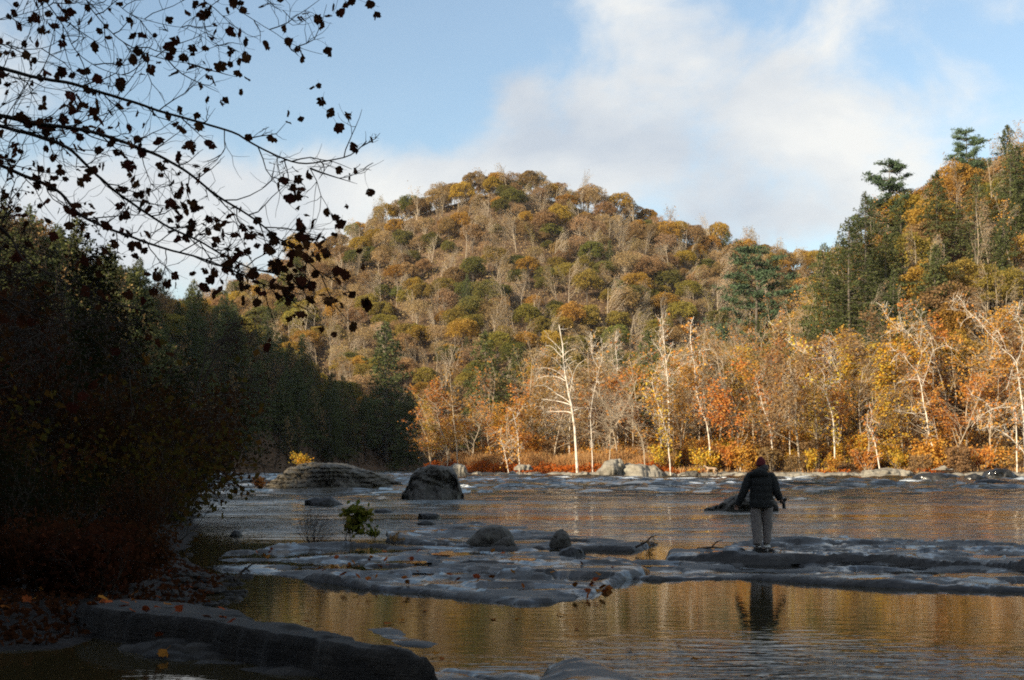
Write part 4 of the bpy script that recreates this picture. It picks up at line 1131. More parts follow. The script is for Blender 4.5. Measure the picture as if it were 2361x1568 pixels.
traced(16, Z5, 169, [[(1165, 1430), (1140, 1250), (1090, 1140), (1040, 1050), (985, 975), (930, 960), (905, 990)], [(985, 975), (1000, 900), (1060, 890), (1120, 930)], [(1040, 1050), (1010, 1010), (900, 1000), (850, 1040)],
    [(930, 960), (900, 900), (930, 860), (1000, 835), (1080, 830)], [(1090, 1140), (1050, 1120), (980, 1110)], [(930, 960), (860, 1000), (800, 1020)]], 'grey crooked arching tree full of bare twigs on the far bank', .16, leaves=40, bark='tanbark', twigs=7)
traced(17, Z5, 171, [[(815, 1440), (822, 1150), (830, 1040), (825, 900), (800, 820)], [(830, 1040), (900, 945), (905, 880)], [(825, 900), (870, 850), (870, 780), (940, 730), (1010, 690), (1050, 610)], [(822, 1150), (780, 1060), (690, 1000)],
    [(825, 950), (770, 880), (690, 820), (650, 740)]], 'grey twiggy tree standing between two slim white sycamores', .15, leaves=40, bark='tanbark', twigs=8)
traced(7, Z6, 170, [[(1490, 1380), (1400, 1230), (1380, 1080), (1355, 980), (1345, 880), (1320, 800), (1305, 745)], [(1305, 745), (1240, 690), (1215, 630), (1170, 600), (1090, 590)], [(1170, 600), (1130, 650), (1100, 700)],
    [(1305, 745), (1345, 650), (1350, 600), (1300, 520), (1260, 480), (1200, 410), (1110, 370), (1060, 310), (1040, 240), (990, 215)], [(1350, 600), (1405, 540), (1420, 470)], [(1250, 465), (1180, 430), (1110, 430), (1020, 490)],
    [(1400, 1230), (1310, 1175)], [(1345, 880), (1420, 660), (1430, 600), (1500, 555), (1560, 545), (1580, 580)], [(1320, 820), (1230, 820), (1150, 850)], [(1380, 1090), (1270, 1085), (1120, 1060)], [(1350, 600), (1335, 500), (1350, 350), (1320, 270)]],
    'crooked white sycamore with a forked top on the right part of the far bank', .24, leaves=300)
traced(8, Z6, 166, [[(2165, 1440), (2150, 1150), (2125, 940), (2105, 800), (2090, 690)], [(2090, 690), (2050, 630), (1990, 590), (1930, 520), (1850, 430), (1800, 360), (1700, 280), (1660, 190), (1620, 160)], [(1700, 280), (1640, 220), (1560, 190)],
    [(1700, 285), (1620, 275), (1540, 270)], [(2010, 590), (1990, 520), (1960, 460), (1850, 350), (1800, 310)], [(2090, 690), (2140, 570), (2130, 420), (2090, 340), (2030, 290)], [(2090, 340), (2100, 290), (2120, 200)],
    [(1985, 595), (1920, 625), (1890, 660)], [(2080, 690), (2050, 750), (2030, 850), (2010, 900)], [(2130, 560), (2200, 440), (2230, 300)], [(2110, 810), (2180, 790), (2240, 740)], [(1740, 320), (1680, 350), (1650, 400)]],
    'largest white sycamore with two spreading limbs at the right edge', .34, leaves=240)
traced(9, Z6, 170, [[(670, 1330), (655, 1130), (630, 1040), (600, 940), (580, 900)], [(580, 900), (580, 850), (590, 790), (540, 720), (490, 660), (430, 620), (350, 560), (280, 510), (230, 460), (200, 400), (140, 360)], [(580, 900), (520, 860), (470, 820), (400, 790)],
    [(600, 915), (620, 860), (660, 835), (740, 845)], [(500, 680), (490, 600), (450, 550)], [(580, 710), (600, 690), (670, 650)]], 'white sycamore leaning far to the left above the yellow thicket', .2, 'gold', 420)
traced(10, Z6, 167, [[(1025, 1400), (980, 1310), (955, 1230), (910, 1160)], [(970, 1290), (950, 1100), (950, 1020)], [(930, 1200), (915, 1110), (930, 1060)]], 'short white stem forking low among orange leaves', .16, 'bank', 160)
traced(11, Z6, 160, [[(2230, 1440), (2148, 1380), (2060, 1290), (2000, 1240), (1930, 1210), (1880, 1180)], [(1930, 1210), (1840, 1200), (1770, 1215)]], 'white trunk leaning out low over the right end of the shore', .2, leaves=60)
traced(18, Z6, 164, [[(2095, 1440), (2090, 1200), (2080, 1030), (2000, 1040), (1890, 1050), (1790, 1120), (1740, 1190)], [(1890, 1045), (1830, 980), (1700, 925)], [(1880, 1060), (1890, 1150), (1880, 1230)]], 'white sycamore with a long arm reaching left near the right edge', .15, leaves=110)
traced(12, Z6, 172, [[(190, 1360), (160, 1190), (110, 1060), (80, 960), (60, 860), (40, 790)], [(80, 960), (120, 950), (190, 1000)], [(110, 1060), (180, 1090), (260, 1070)]], 'white sycamore stem just above the head of the person', .16, leaves=260)
traced(19, Z6, 174, [[(320, 1360), (300, 990), (270, 830), (290, 700), (310, 640)], [(270, 830), (330, 780), (370, 700)], [(275, 880), (215, 930)]], 'thin pale sycamore to the right of the head of the person', .12, leaves=200)
traced(13, Z2, 176, [[(390, 1465), (375, 1330), (360, 1200), (350, 1050), (345, 1000)], [(360, 1200), (310, 1140), (260, 1110)], [(350, 1050), (390, 980), (400, 920)]], 'slim straight tan trunk at the left end of the far bank', .16, 'orange', 300, bark='tanbark')
traced(14, Z2, 172, [[(672, 1450), (665, 1340), (645, 1230), (620, 1190)], [(650, 1250), (700, 1180)]], 'short white trunk behind the dry grass', .13, 'bank', 150)
traced(15, Z2, 172, [[(630, 1460), (600, 1390), (580, 1330), (590, 1280)], [(600, 1390), (640, 1320)]], 'slanting white stem left of the short white trunk', .11, 'bank', 120)

# grass, red scrub and undergrowth of the far bank
def strip(name, seed, n, d0, d1, x0, x1, hmin, hmax, wdt, mat, lean=.25, blades=1, noise=0):
    rng = np.random.default_rng(seed)
    xx_ = rng.uniform(x0, x1, n * 4); yy_ = rng.uniform(150, 200, n * 4)
    dd = land_d(xx_, yy_); ok = (dd > d0) & (dd < d1)
    if noise: ok &= fbm(xx_ / 4, yy_ / 4, 0, seed, 2) > noise - 1
    xx_, yy_, dd = xx_[ok][:n], yy_[ok][:n], dd[ok][:n]
    zz = ground_z(xx_, yy_, dd); N_ = len(xx_)
    h = rng.uniform(hmin, hmax, N_) * (1 + .35 * fbm(xx_ / 2.5, yy_ / 2.5, 0, seed + 1, 2)); a = rng.uniform(0, 6.28, N_)
    B = np.stack([xx_, yy_, zz - .05], 1); Wv = np.stack([np.cos(a), np.sin(a), 0 * a], 1) * wdt
    Tp = B + np.stack([rng.normal(size=N_) * lean * h, rng.normal(size=N_) * lean * h, h], 1)
    V = np.stack([B - Wv, B + Wv, Tp + Wv * .3, Tp - Wv * .3], 1).reshape(-1, 3)
    mb = MB(); mb.add(V, quads=np.arange(N_ * 4).reshape(N_, 4), smooth=False)
    return mb, name
mb, nm = strip('dry_grass', 1, 34000, 3.0, 10, -11, 23, 1.4, 2.4, .055, 'grass'); link(nm, mb.mesh(nm, M['grass']), kind='stuff')
mb, nm = strip('dry_grass', 2, 9000, 2.0, 7, 22, 96, .3, .8, .05, 'grass', noise=1.0); link(nm, mb.mesh(nm, M['grass']), kind='stuff')
def scrub(name, seed, n, d0, d1, x0, x1, h, s, mat, noise=None):
    rng = np.random.default_rng(seed)
    xx_ = rng.uniform(x0, x1, n * 5); yy_ = rng.uniform(150, 205, n * 5); dd = land_d(xx_, yy_); ok = (dd > d0) & (dd < d1)
    if noise is not None: ok &= fbm(xx_ / 5, yy_ / 5, 0, seed, 3) > noise
    xx_, yy_, dd = xx_[ok][:n], yy_[ok][:n], dd[ok][:n]
    zz = ground_z(xx_, yy_, dd)
    top = h * (.55 + .6 * np.clip(fbm(xx_ / 1.8, yy_ / 1.8, 0, seed + 2, 2) + .4, 0, 1.2))
    mb = MB(); mb.leaves(np.stack([xx_, yy_, zz + top * rng.random(len(xx_)) ** .7], 1), s, rng)
    return link(name, mb.mesh(name, M[mat]), kind='stuff')
scrub('red_scrub', 3, 26000, .5, 4.6, -15, 23, 1.5, .24, 'redscrub')
scrub('red_scrub', 4, 6000, 1.2, 4.5, 22, 60, .6, .22, 'redscrub', .05)
scrub('undergrowth', 5, 30000, 6, 34, -16, 98, 3.2, .34, 'bank', -.1)
scrub('undergrowth', 6, 16000, 5, 30, -16, 98, 2.4, .36, 'rust', -.2)

# ------------------------------------------------------------------ brush that closes the gaps under the hill's crowns
def brush(name, seed, n, x0, x1, y0, y1, h, s, mat, cond):
    rng = np.random.default_rng(seed)
    xx_ = rng.uniform(x0, x1, n); yy_ = rng.uniform(y0, y1, n); dd = land_d(xx_, yy_)
    ok = (dd > 2) & cond(xx_, yy_, xx_ / yy_)
    xx_, yy_, dd = xx_[ok], yy_[ok], dd[ok]
    zz = ground_z(xx_, yy_, dd) + h * rng.random(len(xx_)) ** 1.3
    mb = MB(); mb.leaves(np.stack([xx_, yy_, zz], 1), s, rng)
    return link(name, mb.mesh(name, M[mat]), kind='stuff')
brush('hillside_brush', 21, 150000, -230, 250, 395, 665, 5.0, .65, 'tan', lambda x, y, t: abs(t) < .40)
brush('hillside_brush', 22, 70000, -230, 250, 395, 665, 4.0, .62, 'olive', lambda x, y, t: (abs(t) < .40) & (fbm(x / 30, y / 30, 0, 5, 2) > 0))
brush('spur_brush', 23, 50000, -5, 160, 185, 345, 4.0, .6, 'rust', lambda x, y, t: t < .48)
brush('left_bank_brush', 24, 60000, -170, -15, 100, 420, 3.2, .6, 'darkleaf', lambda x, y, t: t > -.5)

# ------------------------------------------------------------------ near left bank: dark thicket in deep shade
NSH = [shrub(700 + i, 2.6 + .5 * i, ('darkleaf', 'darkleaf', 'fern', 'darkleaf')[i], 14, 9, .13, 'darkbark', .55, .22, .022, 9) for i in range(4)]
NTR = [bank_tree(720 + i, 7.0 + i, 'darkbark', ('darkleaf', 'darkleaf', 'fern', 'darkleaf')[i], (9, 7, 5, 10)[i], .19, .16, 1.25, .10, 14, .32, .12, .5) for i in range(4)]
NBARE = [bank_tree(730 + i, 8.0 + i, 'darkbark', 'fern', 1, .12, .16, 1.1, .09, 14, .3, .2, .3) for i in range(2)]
def near_zone(y):
    return 'beside the foreground slab' if y < 18 else 'at the water edge beyond the bare twiggy shrub' if y < 30 else 'along the near left bank' if y < 55 else 'far along the left bank'
def nplace(nm, parts, x, y, label, cat, group, rz, sc):
    z = float(ground_z(np.array([x]), np.array([y]))[0])
    return plant_parts(nm, parts, (x, y, z), rz, sc, label, cat, group)
P, rng = scatter(-44, -3, 12.5, 62, 2.5, 30)
d = land_d(P[:, 0], P[:, 1])
for (x, y), dd in zip(P, d):
    t = x / y
    if dd < .6 or t < -.56: continue
    if abs((x - y) * .7071 + 67.2) < 3.2: continue
    b_ = int(rng.integers(4))
    kind = ('dark low', 'dark green', 'red-brown', 'tall dark')[b_]
    nplace('bush', NSH[b_], x, y, f"{kind} bush in deep shade {near_zone(y)}", 'bush', f"{kind} bushes {near_zone(y)}", rng.uniform(0, 6.28), rng.uniform(.5, .95) * (1 if y > 22 else .62))
P, rng = scatter(-60, -5, 17, 104, 4.3, 31)
d = land_d(P[:, 0], P[:, 1])
for (x, y), dd in zip(P, d):
    t = x / y
    if dd < 1.3 or t < -.58: continue
    if abs((x - y) * .7071 + 67.2) < 4.0: continue
    if y < 36 and t > -.30: continue
    b_ = int(rng.integers(6))
    sc = rng.uniform(.6, 1.0) * np.interp(y, [15, 40, 100], [.62, .85, 1.25])
    if b_ < 4:
        kind = ('dark leafy', 'dark sparse', 'red-brown', 'dense dark')[b_]
        nplace('alder_tree', NTR[b_], x, y, f"{kind} young alder in deep shade {near_zone(y)}", 'tree', f"{kind} alders {near_zone(y)}", rng.uniform(0, 6.28), sc)
    else:
        nplace('ash_sapling', NBARE[b_ - 4], x, y, f"bare dark {('slender', 'taller')[b_ - 4]} sapling in deep shade {near_zone(y)}", 'tree', f"bare {('slender', 'taller')[b_ - 4]} saplings {near_zone(y)}", rng.uniform(0, 6.28), sc)
# unseen alders added behind the camera to darken the near rock faces
for i, (x, y) in enumerate([(-7, -5), (-12, -9), (-3, -12), (4, -9), (9, -14), (-18, -6), (-8, -18), (2, -20), (14, -9), (-20, -2), (-20, -16), (18, -18), (-15, -13), (8, -22), (0, -16), (-5, -25), (12, -26), (20, -8), (-24, -12), (-1, -7)]):
    b_ = i % 4
    plant_parts('alder_tree', NTR[b_], (x, y, -.3), i * 1.7, 1.9 + .3 * (i % 3), f"{('dark leafy', 'dark sparse', 'red-brown', 'dense dark')[b_]} unseen alder added behind the viewpoint to shade the near rocks", 'tree', 'unseen shading alders behind the viewpoint')
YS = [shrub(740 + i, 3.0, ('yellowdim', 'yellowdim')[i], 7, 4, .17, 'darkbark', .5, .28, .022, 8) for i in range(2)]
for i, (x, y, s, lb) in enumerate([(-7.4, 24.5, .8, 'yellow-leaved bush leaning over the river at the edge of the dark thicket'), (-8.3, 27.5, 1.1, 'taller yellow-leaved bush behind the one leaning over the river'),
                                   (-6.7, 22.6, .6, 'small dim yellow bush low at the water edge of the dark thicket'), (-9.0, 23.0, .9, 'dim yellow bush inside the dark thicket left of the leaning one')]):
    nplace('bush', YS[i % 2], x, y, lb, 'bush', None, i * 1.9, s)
FN = [shrub(750 + i, .75, 'fern', 12, 6, .07, 'darkbark', .8, .09, .008, 7) for i in range(2)]
P, rng = scatter(-9, -3.4, 12.3, 19, .85, 32)
d = land_d(P[:, 0], P[:, 1])
for (x, y), dd in zip(P, d):
    if dd < .8 or x / y < -.5: continue
    b_ = int(rng.integers(2))
    nplace('fern_clump', FN[b_], x, y, f"{('russet', 'upright russet')[b_]} fern clump in front of the dark thicket", 'fern', f"{('russet', 'upright russet')[b_]} fern clumps", rng.uniform(0, 6.28), rng.uniform(.6, 1.1))

# plants rooted on the rocks
p = gpx(722, 1244, .1)
plant_parts('bush', shrub(760, .82, 'fern', 26, 0, .05, 'darkbark', .55, .1, .006, 7), tuple(p), .4, 1.0, 'bare twiggy shrub on the left part of the ledge', 'bush')
p = gpx(800, 1242, .1)
plant_parts('sapling', shrub(761, .98, 'greenyellow', 6, 3, .13, 'darkbark', .22, .06, .008, 6), tuple(p), 1.4, 1.0, 'young sycamore sapling with big green-yellow leaves right of the bare shrub', 'sapling')
p = gpx(866, 1238, .1)
plant_parts('sapling', shrub(762, .34, 'greenyellow', 5, 3, .08, 'darkbark', .4, .04, .005, 5), tuple(p), 2.4, 1.0, 'tiny green sapling right of the taller leafy one', 'sapling')
p = gpx(912, 1248, .1)
plant_parts('sapling', shrub(766, .22, 'rust', 5, 3, .07, 'darkbark', .5, .04, .005, 4), tuple(p), 2.4, 1.0, 'small rust-coloured seedling on the ledge left of the rounded boulder', 'sapling')
p = dpx(688, 1073, 81.5)
plant_parts('bush', shrub(763, .95, 'gold', 9, 5, .16, 'tanbark', .7, .14, .012, 5), (p[0], p[1] + .6, p[2] - .1), .2, 1.0, 'small bright yellow bush growing on top of the long layered boulder', 'bush')
p = dpx(590, 1114, 84)
plant_parts('bush', shrub(764, .75, 'bank', 7, 5, .16, 'tanbark', .6, .12, .012, 5), (p[0], p[1] + 1.0, .1), .2, 1.0, 'small orange bush on the low shelf beside the long layered boulder', 'bush')
p = gpx(1497, 1262, .1)
plant_parts('seedling', shrub(765, .30, 'rust', 8, 1, .05, 'darkbark', .5, .04, .006, 4), tuple(p), .9, 1.0, 'tuft of dead stems and leaves between the two dark ledges', 'plant')

# ------------------------------------------------------------------ leaves: lobed blades, curled
def leaf_blade(seed, curl, fold):
    rng = np.random.default_rng(seed)
    prof = [(-40, .55), (-12, .80), (14, 1.0), (32, .80), (52, 1.02), (72, .84), (90, 1.12), (108, .84), (128, 1.02), (148, .80), (166, 1.0), (192, .80), (220, .55)]
    V = [(0, .45, 0)]
    for a, r in prof:
        r *= 1 + rng.normal() * .07
        V.append((math.cos(math.radians(a)) * r * .56, .42 + math.sin(math.radians(a)) * r * .58, 0))
    prof.append((260, .3)); V.append((0, .06, 0)); prof.append((0, 0)); V.append(V[1])
    V = np.array(V)
    V[:, 2] = -curl * (V[:, 0] ** 2 * 1.2 + (V[:, 1] - .3) ** 2 * .7) + fold * np.abs(V[:, 0])
    V[:, 2] += rng.normal(size=len(V)) * .05
    V[:, 1] *= 1 - .25 * abs(curl)
    T = [(0, i, i + 1) for i in range(1, len(prof))]
    k = len(V)
    pet = np.array([(-.012, -.42, .05), (.012, -.42, .05), (.012, .1, 0), (-.012, .1, 0)])
    return np.concatenate([V, pet]), np.array(T), np.array([(k, k + 1, k + 2, k + 3)])
BLADES = [leaf_blade(i, c, f) for i, (c, f) in enumerate([(.12, .06), (.22, -.08), (-.15, .10), (.08, .16), (.30, .04), (.05, -.12)])]
def blade_mesh(i, mat):
    mb = MB(); V, T, Q = BLADES[i]
    mb.add(V, quads=Q, tris=T, smooth=False)
    return mb.mesh('leaf', M[mat])
MAPLE_BLADES = [blade_mesh(i, 'mapleleaf') for i in range(6)]
FALLEN_BLADES = [blade_mesh(i, 'fallen') for i in range(6)]

# ------------------------------------------------------------------ overhanging maple at the left
rng = np.random.default_rng(900)
TR = np.array([-6.3, 11.2, 0.25])
tree = empty('maple_tree', TR, 'maple standing just left of view whose dark branches hang into the sky', 'tree')
mb = MB()
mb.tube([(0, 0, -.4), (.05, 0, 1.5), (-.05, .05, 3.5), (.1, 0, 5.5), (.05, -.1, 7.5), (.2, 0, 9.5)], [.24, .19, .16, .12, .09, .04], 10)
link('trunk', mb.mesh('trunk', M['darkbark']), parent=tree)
def zpt(p, D): return dpx(p[0] * .5, p[1] * .5, D)
LIMBS = [  # points on the enlarged top-left part of the photograph, distance at start/end, radius, twig spacing, leaf share
    ([(-60, 300), (0, 315), (150, 360), (330, 385), (480, 435), (640, 470), (800, 530), (950, 575), (1080, 610), (1200, 685), (1320, 745), (1430, 770), (1500, 745), (1600, 740), (1655, 700), (1700, 650)], 9.3, 8.8, .019, .15, .45),
    ([(1430, 770), (1520, 805), (1600, 835), (1650, 850)], 8.9, 8.8, .006, .2, .5),
    ([(-60, 525), (0, 535), (150, 570), (330, 590), (450, 620), (600, 660), (720, 710), (850, 790), (960, 870), (1100, 960), (1220, 1060), (1350, 1150), (1440, 1230), (1500, 1290)], 9.8, 9.2, .022, .085, 1.15),
    ([(-60, 575), (0, 590), (170, 625), (330, 680), (420, 780), (530, 880), (640, 960), (760, 1040), (900, 1100), (1060, 1190), (1150, 1240), (1300, 1270), (1420, 1290)], 10.2, 9.6, .020, .09, 1.1),
    ([(-60, 745), (0, 760), (150, 820), (280, 890), (350, 990), (480, 1050), (620, 1100), (800, 1150), (950, 1200), (1100, 1260), (1230, 1320), (1400, 1365)], 10.0, 9.0, .019, .10, 1.0),
    ([(360, -90), (400, 0), (450, 80), (550, 190), (650, 240), (760, 270), (900, 300), (960, 330)], 9.9, 9.3, .010, .14, .5),
    ([(150, -90), (200, 0), (300, 120), (350, 240), (420, 290), (500, 330), (620, 350)], 10.3, 10.0, .011, .13, .6),
    ([(950, -60), (945, 90), (930, 150), (900, 200)], 9.2, 9.0, .006, .18, .6),
    ([(1030, -60), (1070, 20), (1130, 70), (1200, 110), (1290, 170), (1350, 200), (1420, 240), (1480, 250)], 9.4, 9.0, .008, .15, .8),
    ([(1180, -60), (1220, 20), (1290, 50), (1400, 60)], 9.4, 9.2, .005, .2, .8),
    ([(480, -40), (600, 80), (740, 120), (850, 130), (940, 170), (1010, 230)], 9.6, 9.2, .007, .15, .7),
    ([(1560, -40), (1640, 0), (1700, 30), (1750, 40)], 9.4, 9.3, .005, .22, .8),
    ([(-60, 1020), (0, 1040), (60, 1100), (90, 1200), (200, 1250), (330, 1330), (520, 1400), (700, 1440)], 9.0, 8.6, .015, .17, .5),
    ([(-60, 1330), (0, 1370), (150, 1450), (300, 1480), (420, 1560), (560, 1680), (650, 1800)], 8.8, 8.5, .012, .2, .4),
    ([(-60, 200), (0, 190), (120, 230), (260, 210), (330, 130), (420, 60)], 10.4, 10.2, .008, .13, .7),
    ([(-60, 60), (0, 100), (100, 60), (230, 30), (330, -40)], 10.5, 10.3, .008, .13, .6),
    ([(-60, 1180), (40, 1230), (180, 1330), (300, 1450), (360, 1600), (420, 1800)], 9.6, 9.2, .010, .22, .5),
]
leafpts = []                              # (position, direction it hangs in)
for (pts, D0, D1, r, sp, lf) in LIMBS:
    n0 = len(pts)
    Wp = np.array([zpt(p, D0 + (D1 - D0) * i / (n0 - 1)) for i, p in enumerate(pts)])
    if pts[0][0] < 0:                     # reaches back to the trunk outside the frame
        a = Wp[0]
        Wp = np.concatenate([[TR + [.05, 0, max(2.2, a[2] - .8 - TR[2])], (TR * [1, 1, 0] + [0, 0, a[2] - .3] + a) / 2], Wp])
    elif pts[0][1] < 0:
        a = Wp[0]
        Wp = np.concatenate([[TR + [.1, 0, 7.0], (TR * [1, 1, 0] + [0, 0, 7.6] + a) / 2 + [0, 0, .5]], Wp])
    s = np.r_[0, np.cumsum(np.linalg.norm(np.diff(Wp, axis=0), axis=1))]
    n = int(s[-1] / .06); ss = np.linspace(0, s[-1], n)
    W = np.stack([np.interp(ss, s, Wp[:, k]) for k in range(3)], 1)
    for _ in range(3):
        W[1:-1] = (W[:-2] + 2 * W[1:-1] + W[2:]) / 4
    W += np.stack([.012 * fbm(ss * 2.5, k * 5, r * 999, 77, 3) for k in range(3)], 1)
    mb = MB()
    mb.tube(W - TR, r * np.linspace(1.3, .2, n), 6)
    tw = MB()
    k = np.searchsorted(W[:, 0], -4.6) if pts[0][0] < 0 else int(.25 * n)
    pos_ = float(ss[min(k, n - 1)]); sgn = 1
    while pos_ < s[-1]:
        i = min(int(pos_ / s[-1] * (n - 1)), n - 2)
        tng = unit(W[i + 1] - W[i]); f = pos_ / s[-1]
        up = unit(np.cross(np.cross(tng, [0, 0, 1]), tng)) if abs(tng[2]) < .95 else np.array([1., 0, 0])
        dp = np.cross(tng, up)
        sgn = -sgn; az = rng.normal() * .9
        side = sgn * (math.cos(az) * up + math.sin(az) * dp)
        an = rng.uniform(.45, 1.0)
        d = tng * math.cos(an) + side * math.sin(an)
        ln = rng.uniform(.25, .95) * (1.05 - .45 * f)
        Pt = branch_path(rng, W[i], d, ln, 6, .20, .05)
        tw.tube(Pt - TR, np.linspace(min(.0055, r * .6), .0018, 7), 4)
        ends = [Pt]
        for q in range(rng.integers(3, 7)):
            j = rng.integers(1, 5)
            sd = unit(rng.normal(size=3) * .9 + unit(Pt[-1] - Pt[0]))
            P2 = branch_path(rng, Pt[j], sd, ln * rng.uniform(.25, .65), 5, .24, .07)
            tw.tube(P2 - TR, np.linspace(.0028, .0012, 6), 3)
            if q < 3: ends.append(P2)
            if rng.random() < .5:
                P3 = branch_path(rng, P2[2], unit(rng.normal(size=3) + unit(P2[-1] - P2[0])), ln * .25, 3, .16, -.02)
                tw.tube(P3 - TR, [.002, .0016, .0013, .001], 3); ends.append(P3)
        dens = lf * (1.0 if 0.25 < f else .7) * .55
        for E in ends:
            if rng.random() < dens * .95:
                leafpts.append((E[-1], unit(unit(E[-1] - E[-2]) * .5 + rng.normal(size=3) * .45 + [0, 0, -.75])))
                if rng.random() < .25:
                    leafpts.append((E[-2], unit(rng.normal(size=3) * .6 + [0, 0, -.8])))
        pos_ += sp * rng.uniform(.7, 1.5); 
    lo = link('limb', mb.mesh('limb', M['darkbark']), parent=tree)
    link('twigs', tw.mesh('twigs', M['darkbark']), parent=lo)['kind'] = 'stuff'
# single leaves that stand out against the sky at the ends of the branches
for (a, b_) in [(1670, 690), (1705, 640), (1645, 790), (1605, 820), (1590, 955), (1580, 1020), (1512, 960), (1465, 395), (1412, 440), (1497, 455), (1485, 525), (1535, 570), (1380, 550), (1440, 65), (1362, 90), (1310, 125), (1320, 190), (1375, 190),
                (1500, 220), (1390, 250), (1295, 10), (850, 250), (945, 220), (1005, 280), (1110, 335), (1095, 430), (985, 375), (960, 450), (1015, 640 - 170), (1170, 630), (1250, 630), (1335, 520), (1300, 825), (1340, 825), (1650, 1160), (1675, 1220), (1560, 1225),
                (1500, 1190), (1470, 1170), (1440, 1200), (1530, 1290), (1490, 1375), (1350, 1465), (1600, 1360), (1455, 1385), (1400, 1070), (1410, 1120), (1345, 890), (1365, 920), (1715, 65), (1745, 60), (430, 85), (430, 185), (340, 120), (160, 60), (240, 60),
                (1095, 40), (1060, 120), (970, 25), (1110, 130), (830, 165), (915, 1370), (670, 1370), (600, 1340), (620, 1430), (680, 1265), (640, 1160), (1195, 1385), (470, 1200)]:
    Pq = zpt((a, b_), rng.uniform(8.8, 9.4))
    leafpts.append((Pq + [0, 0, .05], unit(rng.normal(size=3) * .4 + [0, 0, -.85])))
def leaf_matrix(p, d, rng):
    y_ = unit(np.asarray(d)); x_ = unit(np.cross(y_, rng.normal(size=3))); z_ = np.cross(x_, y_)
    return np.stack([x_, y_, z_], 1)
def in_view(p):
    px = CX + F * p[0] / p[1]; py = HY - F * (p[2] - EYE) / p[1]
    return -20 < px < 2380 and -20 < py < 1580
lv = []
for p, d in leafpts:
    s = rng.uniform(.05, .105)
    lv.append((s * (1 if in_view(p) else .001), s, p, d))
lv.sort(key=lambda e: -e[0])
rest = MB()
for j, (key, s, p, d) in enumerate(lv):
    Rm = leaf_matrix(p, d, rng); b_ = int(rng.integers(6))
    c = np.asarray(p) - TR + Rm @ np.array([0, .42 * s, 0])
    if j < 300:
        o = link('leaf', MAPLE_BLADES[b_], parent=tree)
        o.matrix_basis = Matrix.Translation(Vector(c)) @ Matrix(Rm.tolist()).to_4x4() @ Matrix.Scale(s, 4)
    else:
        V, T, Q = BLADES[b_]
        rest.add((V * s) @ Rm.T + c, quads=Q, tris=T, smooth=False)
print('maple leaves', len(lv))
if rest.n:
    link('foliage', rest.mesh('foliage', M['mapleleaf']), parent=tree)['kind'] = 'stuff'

# ------------------------------------------------------------------ fallen leaves
rng = np.random.default_rng(33)
def drop(x, y, z, s, label, group, tilt=.35):
    o = link('fallen_leaf', FALLEN_BLADES[int(rng.integers(6))], loc=(x, y, z + .012 + s * .1), scale=s)
    o.rotation_euler = (rng.normal() * tilt, rng.normal() * tilt, rng.uniform(0, 6.28))
    return tag(o, label, 'leaf', group)
for i in range(95):
    px, py = rng.uniform(-20, 560), rng.uniform(1330, 1505)
    q = gpx(px, py, .1); z = float(ground_z(np.array([q[0]]), np.array([q[1]]))[0])
    for key in ('rock_slab5', 'rock_slab6'):
        X_ = LEDGES[key]
        if X_[0].min() < q[0] < X_[0].max() and X_[1].min() < q[1] < X_[1].max(): z = max(z, top_of(key, q[0], q[1]))
    if z < .02: continue
    drop(q[0], q[1], z + .02, rng.uniform(.07, .12), 'curled orange-brown leaf lying on the dark left bank', 'fallen leaves on the left bank')
for i in range(60):
    px, py = rng.uniform(560, 1420), rng.uniform(1268, 1352)
    q = gpx(px, py, .12)
    if sdf(np.array([q[0]]), np.array([q[1]]), gpoly(A_, .12))[0] < .35: continue
    z = top_of('rock_ledge1', q[0], q[1])
    drop(q[0], q[1], max(z, .118), rng.uniform(.06, .11), 'curled brown leaf on the broad wet ledge', 'fallen leaves on the broad ledge', .5)
for (px, py) in [(1350, 1350), (1362, 1356), (1372, 1352), (1384, 1360), (1395, 1358), (1340, 1366), (1405, 1352), (1365, 1366), (1352, 1372), (1388, 1370)]:
    q = gpx(px, py, .05)
    drop(q[0], q[1], .03 + rng.random() * .05, .11, 'brown leaf in the clump caught at the near tip of the broad ledge', 'leaf clump at the ledge tip', .6)
for i in range(16):
    px, py = rng.uniform(620, 1650), rng.uniform(1400, 1540)
    q = gpx(px, py, 0)
    o = drop(q[0], q[1], -.004, rng.uniform(.05, .09), 'brown leaf floating on the golden pool', 'floating leaves on the pool', .08)
mb = MB()
C = []
for i in range(5200):
    px, py = rng.uniform(-30, 620), rng.uniform(1270, 1505)
    q = gpx(px, py, .1); C.append(q)
C = np.array(C); z = ground_z(C[:, 0], C[:, 1]); C[:, 2] = z + .03 + .03 * rng.random(len(C)); C = C[z > .0]
mb.leaves(C, .075, rng, 0, flat=.35); 
link('leaf_litter', mb.mesh('leaf_litter', M['fern']), kind='stuff')
# pebbles and cobbles of the dark shore between bank and ledge
mb = MB()
for i in range(230):
    px, py = rng.uniform(380, 640), rng.uniform(1262, 1420)
    q = gpx(px, py, .05); z = float(ground_z(np.array([q[0]]), np.array([q[1]]))[0])
    if z < -.12: continue
    r = rng.uniform(.025, .08)
    th_, ph_ = np.meshgrid(np.linspace(0, 2 * math.pi, 8), np.linspace(0, math.pi, 5))
    k = 1 + .3 * fbm(np.cos(th_) * 1.5 + i, np.sin(th_) * 1.5, np.cos(ph_), 5, 2)
    mb.add(np.stack([q[0] + r * 1.3 * k * np.sin(ph_) * np.cos(th_), q[1] + r * k * np.sin(ph_) * np.sin(th_), max(z, -.02) + r * .3 + r * .6 * k * np.cos(ph_)], -1), quads=grid_faces(5, 8)[:, ::-1], smooth=False)
link('pebbles', mb.mesh('pebbles', M['slab']), kind='stuff')
